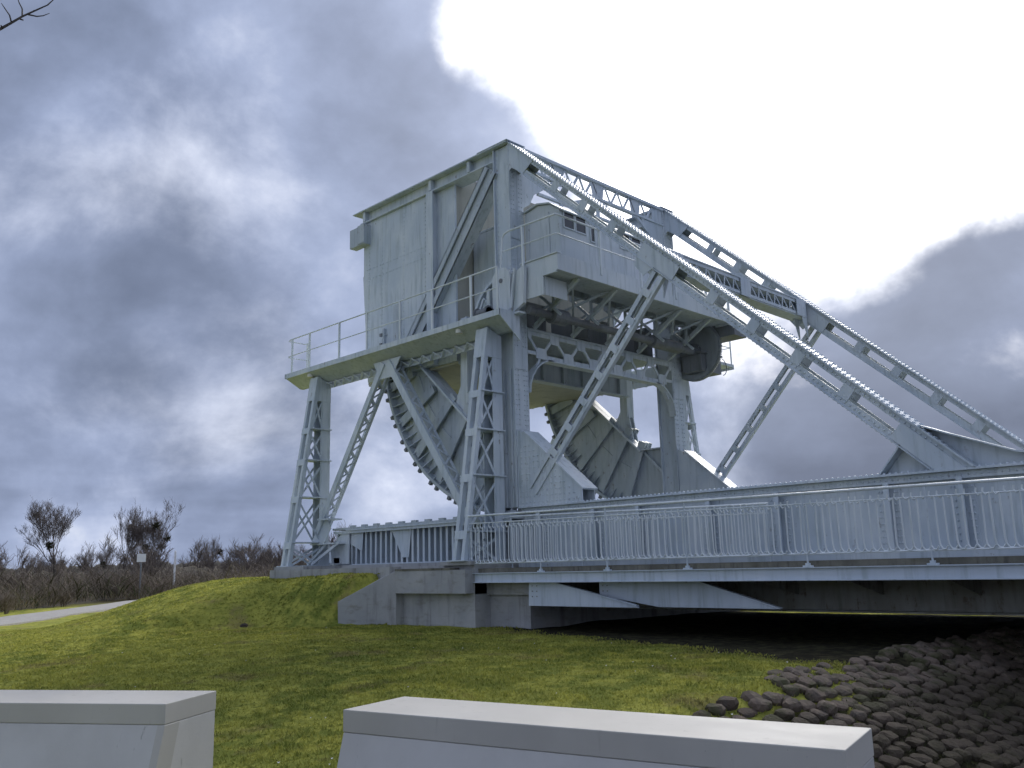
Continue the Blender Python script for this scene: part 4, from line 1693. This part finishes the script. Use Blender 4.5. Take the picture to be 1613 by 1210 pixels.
# ------------------------------------------------------------------ grass
def in_poly_mask(x, y):
    ok = np.ones(len(x), bool)
    ok &= ~((x > -21.8) & (x < -14.0) & (y > 12.62) & (y < 22.6))
    ok &= ~((x > -5.0 + .6 * vnoise(x * 0, y, .8, 5)) & (y > 4.5))
    ok &= ~((x > -14) & (y + .29 * (x + 13) > 12.45 + .55 * vnoise(x, y, .9, 8) + .5 * rng.random(len(x)) ** 2) & (y < 21.5))
    # path
    rel = (x - (-33.5)) * pn.x + (y - 9.6) * pn.y
    ok &= ~((rel > -.12) & (rel < 2.6))
    # barriers
    for (fl, fr_, dep) in ((lf_l, lf_r, .6), ((-4.32 * kz, 2.98 * kz), (-1.75 * kz, 3.575 * kz), .565)):
        u = Vector((fr_[0] - fl[0], fr_[1] - fl[1]))
        L = u.length
        u.normalize()
        s_ = (x - fl[0]) * u.x + (y - fl[1]) * u.y
        d_ = -(x - fl[0]) * u.y + (y - fl[1]) * u.x
        ok &= ~((s_ > -.02) & (s_ < L + .02) & (d_ > -.26) & (d_ < dep + .02))
    return ok


def sample_view(n, xr, yr, power):
    x = rng.uniform(*xr, n)
    y = rng.uniform(*yr, n)
    dist = np.hypot(x, y)
    # keep points inside a generous view wedge, thinning with distance
    az = np.arctan2(y, -x)            # 0 = -X axis
    keep = (az > R(8)) & (az < R(80)) & (rng.random(n) < np.clip((7.0 / dist) ** power, 0, 1))
    return x[keep], y[keep], dist[keep]


def blades(name, n, xr, yr, power, hmul, label):
    x, y, dist = sample_view(n, xr, yr, power)
    ok = in_poly_mask(x, y)
    x, y, dist = x[ok], y[ok], dist[ok]
    z = gz(x, y) - .005
    k = len(x)
    clump = vnoise(x, y, 2.2, 6)
    tuft = vnoise(x, y, 6.0, 9)
    h = (.016 + .030 * clump ** 1.5 + .018 * rng.random(k) + .035 * np.clip(tuft - .68, 0, 1) * 3 * (rng.random(k) < .5)) * hmul
    w = (.0045 + .0055 * rng.random(k)) * np.clip(dist / 7, .8, 3.0)
    a = rng.uniform(0, 2 * np.pi, k)
    la = rng.uniform(0, 2 * np.pi, k)
    le = h * rng.uniform(.2, 1.1, k)
    v = np.empty((k, 3, 3))
    v[:, 0] = np.stack([x - np.cos(a) * w, y - np.sin(a) * w, z], -1)
    v[:, 1] = np.stack([x + np.cos(a) * w, y + np.sin(a) * w, z], -1)
    v[:, 2] = np.stack([x + np.cos(la) * le, y + np.sin(la) * le, z + h], -1)
    f = np.arange(3 * k).reshape(k, 3)
    o = np_mesh(name, v.reshape(-1, 3), f, 'grass_blade')
    tag(o, label, 'grass', kind='stuff')
    return k


blades('grass', 900000, (-30, -2.5), (2.8, 24), 1.1, .8, 'short mossy green grass blades of the lawn')

xw, yw = rng.uniform(-5.2, -2.4, 26000), rng.uniform(5.6, 17, 26000)
kw = (vnoise(xw, yw, 1.1, 71) > .52) & (xw / yw < -.24) & (xw > -4.9) & (rng.random(26000) < .75)
xw, yw = xw[kw], yw[kw]
nw = len(xw)
zw = gz(xw, yw) + .0
hw_ = rng.uniform(.02, .055, nw)
aw = rng.uniform(0, 6.28, nw)
ww = rng.uniform(.004, .010, nw)
vw = np.empty((nw, 3, 3))
vw[:, 0] = np.stack([xw - np.cos(aw) * ww, yw - np.sin(aw) * ww, zw], -1)
vw[:, 1] = np.stack([xw + np.cos(aw) * ww, yw + np.sin(aw) * ww, zw], -1)
vw[:, 2] = np.stack([xw + rng.normal(0, .03, nw), yw + rng.normal(0, .03, nw), zw + hw_], -1)
tag(np_mesh('weeds', vw.reshape(-1, 3), np.arange(3 * nw).reshape(nw, 3), 'scrub_green'), 'dull green weeds growing between the bank stones', 'weeds', kind='stuff')

# daisies and a molehill on the lawn
xd, yd, _ = sample_view(420, (-17, -4), (4, 12), .6)
ok = in_poly_mask(xd, yd)
vv, ff = [], []
for x, y in zip(xd[ok][:40], yd[ok][:40]):
    z = float(gz(x, y)) + .05
    b0 = len(vv)
    rr_ = rng.uniform(.006, .011)
    vv += [(x + rr_ * math.cos(t), y + rr_ * math.sin(t), z + .006 * math.sin(2 * t)) for t in np.linspace(0, 2 * np.pi, 7)[:-1]]
    ff.append(tuple(range(b0, b0 + 6)))
tag(mesh_obj('daisies', vv, ff, 'daisy_white'), 'tiny white daisies scattered over the lawn', 'flowers', kind='stuff')
mhx, mhy = -19.3, 10.6
m = MB()
ring = []
vv, ff = [], []
for r_, hh in ((.10, -.02), (.075, .025), (.04, .045), (.0, .05)):
    for k in range(10):
        t = 2 * math.pi * k / 10
        vv.append((mhx + r_ * math.cos(t) * 1.2 + random.uniform(-.012, .012), mhy + r_ * math.sin(t), float(gz(mhx, mhy)) + hh + random.uniform(-.008, .008)))
for i in range(3):
    for k in range(10):
        ff.append((i * 10 + k, i * 10 + (k + 1) % 10, (i + 1) * 10 + (k + 1) % 10, (i + 1) * 10 + k))
m.add(vv, ff)
tag(m.build('molehill', 'molehill_soil'), 'small dark molehill on the grassy mound slope', 'molehill')

# ------------------------------------------------------------------ background trees and thicket
def bare_tree(name, x, y, height, spread, label, seed, levels=5, group=None, mistle=0, trunk_r=.22, mat='twig'):
    rs = random.Random(seed)
    z0 = float(gz(x, y)) - .1
    t = thing(name, (x, y, z0), label, 'tree', group)
    trunk = MB()
    crown = MB()
    tips = []

    def grow(p, d, l, r, lev):
        pts, rad = [p], [r]
        q = p.copy()
        dd = d.copy()
        n = 4 if lev < 2 else 3
        for i in range(n):
            dd = (dd + Vector((rs.uniform(-1, 1), rs.uniform(-1, 1), rs.uniform(-.45, .7))) * (.10 + .05 * lev)).normalized()
            q = q + dd * (l / n)
            pts.append(q.copy())
            rad.append(r * (1 - .45 * (i + 1) / n))
        (trunk if lev == 0 else crown).tube(pts, rad, 6 if lev == 0 else 3, False)
        if lev >= levels:
            tips.append(q)
            return
        nb = {0: 8, 1: 6, 2: 5, 3: 4, 4: 4}.get(lev, 3)
        for k in range(nb):
            f = rs.uniform(.30, 1.0) if lev else rs.uniform(.40, 1.0)
            i = min(int(f * n), n - 1)
            bp = pts[i].lerp(pts[i + 1], f * n - i)
            az = rs.uniform(0, 2 * math.pi)
            side = Vector((math.cos(az), math.sin(az), 0)) * spread
            nd = (dd * rs.uniform(.6, 1.0) + side * rs.uniform(.35, .80) + Vector((0, 0, .22))).normalized()
            ll = l * (rs.uniform(.75, 1.0) if lev == 0 else rs.uniform(.50, .66))
            grow(bp, nd, ll, max(rad[i] * rs.uniform(.38, .55), .0115), lev + 1)
    grow(Vector((x, y, z0)), Vector((rs.uniform(-.04, .04), rs.uniform(-.04, .04), 1)), height * .40, trunk_r, 0)
    top = max(v[2] for v in crown.v) - z0
    k = height / top
    wid = max(abs(v[0] - x) + abs(v[1] - y) for v in crown.v)
    kx = min(.42 * height * spread / wid * 1.25, 1.0)
    for mb in (trunk, crown):
        mb.v = [((v[0] - x) * kx + x, (v[1] - y) * kx + y, (v[2] - z0) * k + z0) for v in mb.v]
    trunk.build('trunk', 'bark', t)
    crown.build('crown', mat, t)
    for j in range(mistle):
        p = rs.choice(tips)
        p = Vector(((p.x - x) * kx + x, (p.y - y) * kx + y, (p.z - z0) * k * rs.uniform(.75, .95) + z0))
        mb = MB()
        for _ in range(60):
            dv = Vector((rs.gauss(0, 1), rs.gauss(0, 1), rs.gauss(0, 1))).normalized()
            mb.bar(p + dv * .05, p + dv * rs.uniform(.3, .5), .05, .05)
        mb.build('mistletoe_ball', 'mistletoe', t)
    return t


def at(ux, uy, D):
    l = math.hypot(ux, uy)
    return ux / l * D, uy / l * D


TREES = [
    # px-derived bearings (x, y), distance, height, spread, mistletoe, label
    (-.948, .318, 95, 9.3, .95, 2, 'bare round-crowned tree standing alone at the far left'),
    (-.927, .374, 105, 10.0, .75, 3, 'tall bare tree with a narrow crown, left of the close pair'),
    (-.912, .402, 104, 9.8, 1.0, 5, 'tall bare tree dotted with mistletoe, right of the close pair'),
    (-.893, .450, 118, 6.4, .7, 1, 'small pointed bare tree right of the mistletoe tree'),
    (-.880, .476, 125, 5.9, 1.0, 0, 'low wide bare tree midway along the far hedge'),
    (-.867, .498, 122, 5.3, .9, 0, 'low bare tree a little left of the rear tower leg'),
    (-.852, .524, 110, 4.9, 1.0, 0, 'dark bushy bare tree just left of the rear tower leg'),
    (-.939, .345, 112, 5.2, .9, 0, 'small bare tree between the lone tree and the tall pair'),
    (-.934, .358, 120, 5.6, .8, 1, 'slender low bare tree left of the tall pair'),
    (-.965, .262, 100, 4.6, .9, 0, 'low bare tree at the left picture edge'),
]
for i, (ux, uy, D, H, spd, mi, lab) in enumerate(TREES):
    x, y = at(ux, uy, D)
    bare_tree('bare_tree', x, y, H, spd, lab, 40 + i, 5 if i < 3 else 4, 'bare trees along the horizon', mi, .20 if i < 3 else .13)


def sticks(name, n, region, mat, hr, wr, label, cat, lean=.5, weight=None):
    """region(n) -> x, y ; thin upright slivers, two triangles each"""
    x, y = region(n)
    z = gz(x, y)
    k = len(x)
    h = rng.uniform(*hr, k)
    if weight is not None:
        h = h * weight(x, y)
    w = rng.uniform(*wr, k)
    a = rng.uniform(0, np.pi, k)
    lx = rng.normal(0, lean, k) * h
    ly = rng.normal(0, lean, k) * h
    z0 = z + rng.uniform(-.1, .5, k) * h
    v = np.empty((k, 4, 3))
    mx, my, mz = x + lx * .35, y + ly * .35, z0 + h * .55
    v[:, 0] = np.stack([x, y, z0], -1)
    v[:, 1] = np.stack([mx - np.cos(a) * w, my - np.sin(a) * w, mz], -1)
    v[:, 2] = np.stack([x + lx, y + ly, z0 + h], -1)
    v[:, 3] = np.stack([mx + np.cos(a) * w, my + np.sin(a) * w, mz], -1)
    f = np.arange(4 * k).reshape(k, 4)
    o = np_mesh(name, v.reshape(-1, 3), f, mat)
    tag(o, label, cat, kind='stuff')


def wedge(d0, d1, a0, a1):
    def reg(n):
        az = R(a0) + (R(a1) - R(a0)) * rng.random(n)
        D = d0 + (d1 - d0) * rng.random(n) ** 1.1
        x, y = -np.cos(az) * D, np.sin(az) * D
        rel = (x - (-33.5)) * pn.x + (y - 9.6) * pn.y
        far = (rel > 4.5) | (D > 60) | (rel < -5)
        return x[far], y[far]
    return reg


hw = lambda x, y: .40 + 1.9 * vnoise(x, y, .11, 21) ** 1.5 + .7 * vnoise(x, y, .45, 22)
# dense base of the thicket: lumpy low hedge body
def thicket_core():
    az = np.linspace(R(4), R(86), 260)
    Ds = np.linspace(46, 150, 60)
    A, D = np.meshgrid(az, Ds, indexing='ij')
    X, Y = -np.cos(A) * D, np.sin(A) * D
    rel = (X - (-33.5)) * pn.x + (Y - 9.6) * pn.y
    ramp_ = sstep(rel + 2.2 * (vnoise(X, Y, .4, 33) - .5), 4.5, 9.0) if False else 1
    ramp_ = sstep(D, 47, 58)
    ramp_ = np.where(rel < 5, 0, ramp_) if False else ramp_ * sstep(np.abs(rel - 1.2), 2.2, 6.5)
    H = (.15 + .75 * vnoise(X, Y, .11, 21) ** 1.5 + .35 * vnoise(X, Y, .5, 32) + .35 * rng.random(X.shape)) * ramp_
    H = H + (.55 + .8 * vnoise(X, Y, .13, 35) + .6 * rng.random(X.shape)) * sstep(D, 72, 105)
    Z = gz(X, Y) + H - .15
    na, nd = X.shape
    v = np.stack([X, Y, Z], -1).reshape(-1, 3)
    i_, j_ = np.meshgrid(np.arange(na - 1), np.arange(nd - 1), indexing='ij')
    q = (i_ * nd + j_).ravel()
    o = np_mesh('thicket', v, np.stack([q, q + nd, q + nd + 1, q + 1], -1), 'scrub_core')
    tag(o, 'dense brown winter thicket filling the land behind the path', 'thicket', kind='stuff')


thicket_core()
sticks('brown_brush', 130000, wedge(44, 140, 4, 62), 'scrub_brown', (.35, 1.0), (.007, .018), 'leafless brown brushwood of the thicket', 'brushwood', .9, hw)
sticks('green_brush', 46000, wedge(46, 120, 4, 62), 'scrub_green', (.2, .75), (.02, .045), 'dull green brambles and ivy in the thicket', 'brambles', .9, hw)
sticks('hedge_brush', 45000, wedge(85, 150, 3, 64), 'twig', (.7, 1.7), (.012, .035), 'dense bare twigs of the far hedge', 'hedge', .6, lambda x, y: .7 + 1.1 * vnoise(x, y, .1, 55) ** 1.4)
sticks('reeds', 14000, wedge(42, 62, 4, 40), 'reed_tan', (.35, .9), (.006, .014), 'pale tan dead grass along the thicket edge', 'dead grass', .35, lambda x, y: .15 + .9 * vnoise(x, y, .2, 41) ** 1.5)


def twig_base(seed, stems, spread, levels=3):
    """unit-height bare shrub or small tree as arrays"""
    rs = random.Random(seed)
    mb = MB()

    def grow(p, d, l, r, lev):
        pts, rad = [p], [r]
        q, dd = p.copy(), d.copy()
        for i in range(3):
            dd = (dd + Vector((rs.uniform(-1, 1), rs.uniform(-1, 1), rs.uniform(-.4, .7))) * (.14 + .06 * lev)).normalized()
            q = q + dd * (l / 3)
            pts.append(q.copy())
            rad.append(r * (1 - .5 * (i + 1) / 3))
        mb.tube(pts, rad, 3, False)
        if lev >= levels:
            return
        for k in range({0: 7, 1: 6, 2: 5}.get(lev, 3)):
            f = rs.uniform(.25, 1.0)
            i = min(int(f * 3), 2)
            bp = pts[i].lerp(pts[i + 1], f * 3 - i)
            az_ = rs.uniform(0, 2 * math.pi)
            nd = (dd * rs.uniform(.5, 1.0) + Vector((math.cos(az_), math.sin(az_), .25)) * rs.uniform(.4, .9) * spread).normalized()
            grow(bp, nd, l * rs.uniform(.5, .75), max(rad[i] * .5, .0035), lev + 1)
    for _ in range(stems):
        a_ = rs.uniform(0, 2 * math.pi)
        k_ = 0 if stems == 1 else .5
        grow(Vector((rs.uniform(-.08, .08) * k_, rs.uniform(-.08, .08) * k_, 0)), Vector((math.cos(a_) * k_, math.sin(a_) * k_, 1)).normalized(), .45, .022 if stems == 1 else .012, 0 if stems == 1 else 1)
    v_ = np.array(mb.v)
    v_[:, 2] /= v_[:, 2].max()
    return v_, np.array(mb.f)


def scatter(name, bases, places, mat, label, cat):
    vs_, fs_ = [], []
    off_ = 0
    for (x_, y_, h_, w_) in places:
        bv, bf = bases[int(rng.integers(0, len(bases)))]
        t_ = rng.uniform(0, 2 * np.pi)
        c_, s_ = math.cos(t_), math.sin(t_)
        q = np.stack([(bv[:, 0] * c_ - bv[:, 1] * s_) * w_ + x_, (bv[:, 0] * s_ + bv[:, 1] * c_) * w_ + y_, bv[:, 2] * h_ + float(gz(x_, y_)) - .1], -1)
        vs_.append(q)
        fs_.append(bf + off_)
        off_ += len(bv)
    tag(np_mesh(name, np.concatenate(vs_), np.concatenate(fs_), mat), label, cat, kind='stuff')


small = [twig_base(k, 1, .75) for k in (1, 2, 3)]
bush = [twig_base(k, 7, 1.0) for k in (11, 12, 13)]
pl = []
for _ in range(150):
    a_ = R(rng.uniform(5, 62))
    D_ = rng.uniform(72, 150)
    h_ = rng.uniform(3.6, 6.0) * (.55 + .40 * D_ / 100) + (1.0 if rng.random() < .15 else 0)
    pl.append((-math.cos(a_) * D_, math.sin(a_) * D_, h_, h_ * rng.uniform(.8, 1.25)))
scatter('far_hedge', small, pl, 'twig', 'low bare treeline and hedge along the horizon', 'treeline')
pl = []
while len(pl) < 150:
    a_ = R(rng.uniform(5, 50))
    D_ = 45 + 45 * rng.random() ** 1.2
    x_, y_ = -math.cos(a_) * D_, math.sin(a_) * D_
    rel = (x_ + 33.5) * pn.x + (y_ - 9.6) * pn.y
    if -5 < rel < 4.2 and D_ < 62:
        continue
    h_ = rng.uniform(.9, 1.9) * (1.0 + .25 * (D_ > 60))
    pl.append((x_, y_, h_, h_ * rng.uniform(1.0, 1.6)))
scatter('bare_bushes', bush, pl, 'scrub_brown', 'tangled bare bushes crowding behind the path', 'bushes')

# far wooded skyline that reads as one mass
az = np.linspace(R(-20), R(140), 1400)
prof = 1.6 + 1.6 * vnoise(az * 40, az * 0, 1.3, 61) + 1.0 * vnoise(az * 40, az * 0, 9.7, 62) + .9 * rng.random(1400)
D1, D2 = 300.0, 345.0
v = []
for k in range(1400):
    c, s = -math.cos(az[k]), math.sin(az[k])
    v += [(c * D1, s * D1, -3), (c * (D1 + 8), s * (D1 + 8), prof[k] * .8), (c * (D1 + 22), s * (D1 + 22), prof[k]), (c * D2, s * D2, -3)]
v = np.array(v)
f = []
for k in range(1399):
    for j in range(3):
        f.append((k * 4 + j, (k + 1) * 4 + j, (k + 1) * 4 + j + 1, k * 4 + j + 1))
o = np_mesh('far_wood', v, np.array(f), 'far_wood')
tag(o, 'distant dark strip of woodland on the horizon', 'woodland', kind='stuff')

# white notice board and marker post in the thicket
x, y = at(-.917, .388, 62)
t = thing('notice_board', (x, y, float(gz(x, y))), 'small white notice board on a post in the far thicket', 'sign')
hd = Vector((y, -x, 0)).normalized()
m = MB()
m.tube([(x, y, -1.6), (x, y, 1.0)], .05, 6)
m.build('sign_post', 'machine_grey', t)
m = MB()
c = Vector((x, y, 0)) + Vector((-x, -y, 0)).normalized() * .08
m.bar(c - hd * .26 + Vector((0, 0, 1.02)), c + hd * .26 + Vector((0, 0, 1.02)), .03, .50)
m.build('sign_panel', 'sign_white', t)
x, y = at(-.906, .418, 66)
m = MB()
m.tube([(x, y, float(gz(x, y))), (x, y, 1.0), (x, y, 1.45), (x, y, 1.55)], [.07, .07, .07, .02], 8)
m.tube([(x, y, 1.1), (x, y, 1.2)], .085, 8)
tag(m.build('marker_post', 'sign_white'), 'slim white marker post in the thicket right of the notice board', 'post')

# ------------------------------------------------------------------ tree at the left whose branch tip enters the top corner
def near_tree():
    # the trunk stands outside the frame to the left
    bx, by = -5.6, -1.9
    z0 = float(gz(bx, by)) - .1
    t = thing('bare_tree', (bx, by, z0), 'bare twig reaching into the top left corner from a tree outside the picture', 'tree')
    m = MB()
    m.tube([(bx, by, z0), (bx + .05, by + .02, z0 + 1.6), (bx - .05, by + .1, z0 + 3.4), (bx + .05, by + .12, z0 + 5.6), (bx, by + .2, z0 + 8)], [.20, .16, .13, .09, .03], 10)
    m.build('trunk', 'bark', t)
    # pixel (0,46)->(85,0) region lies along these points, about 7 m away
    return t


NT_TREE = near_tree()


def ray_pt(px, py, D):
    d_ = fw * 1417.5 + rr * (px - 806.5) - uu * (py - 605.0)
    d_.normalize()
    return d_ * D


tb0 = Vector((-5.62, -1.78, 3.0))
br_pts = [tb0, ray_pt(-190, 100, 6.4), ray_pt(-60, 64, 6.8), ray_pt(0, 46, 7.0), ray_pt(18, 36, 7.05), ray_pt(35, 26, 7.1), ray_pt(55, 17, 7.15), ray_pt(75, 8, 7.2), ray_pt(87, -3, 7.25)]
m = MB()
m.tube(br_pts, [.05, .03, .018, .010, .0085, .007, .006, .0045, .003], 6)
for pts in ([(18, 36, 7.05), (15, 24, 7.05), (8, 14, 7.1), (2, 5, 7.1)], [(35, 26, 7.1), (35, 14, 7.12), (30, 4, 7.15), (26, -8, 7.2)],
            [(44, 23, 7.12), (58, 26, 7.1), (68, 25, 7.12), (78, 21, 7.15)], [(31, 30, 7.1), (37, 32, 7.1)], [(5, 44, 7.0), (1, 40, 7.0)], [(54, 18, 7.15), (53, 16, 7.15)]):
    m.tube([ray_pt(*p) for p in pts], [.0055, .0045, .0035, .002][:len(pts)], 5)
m.build('branch', 'bark', NT_TREE)
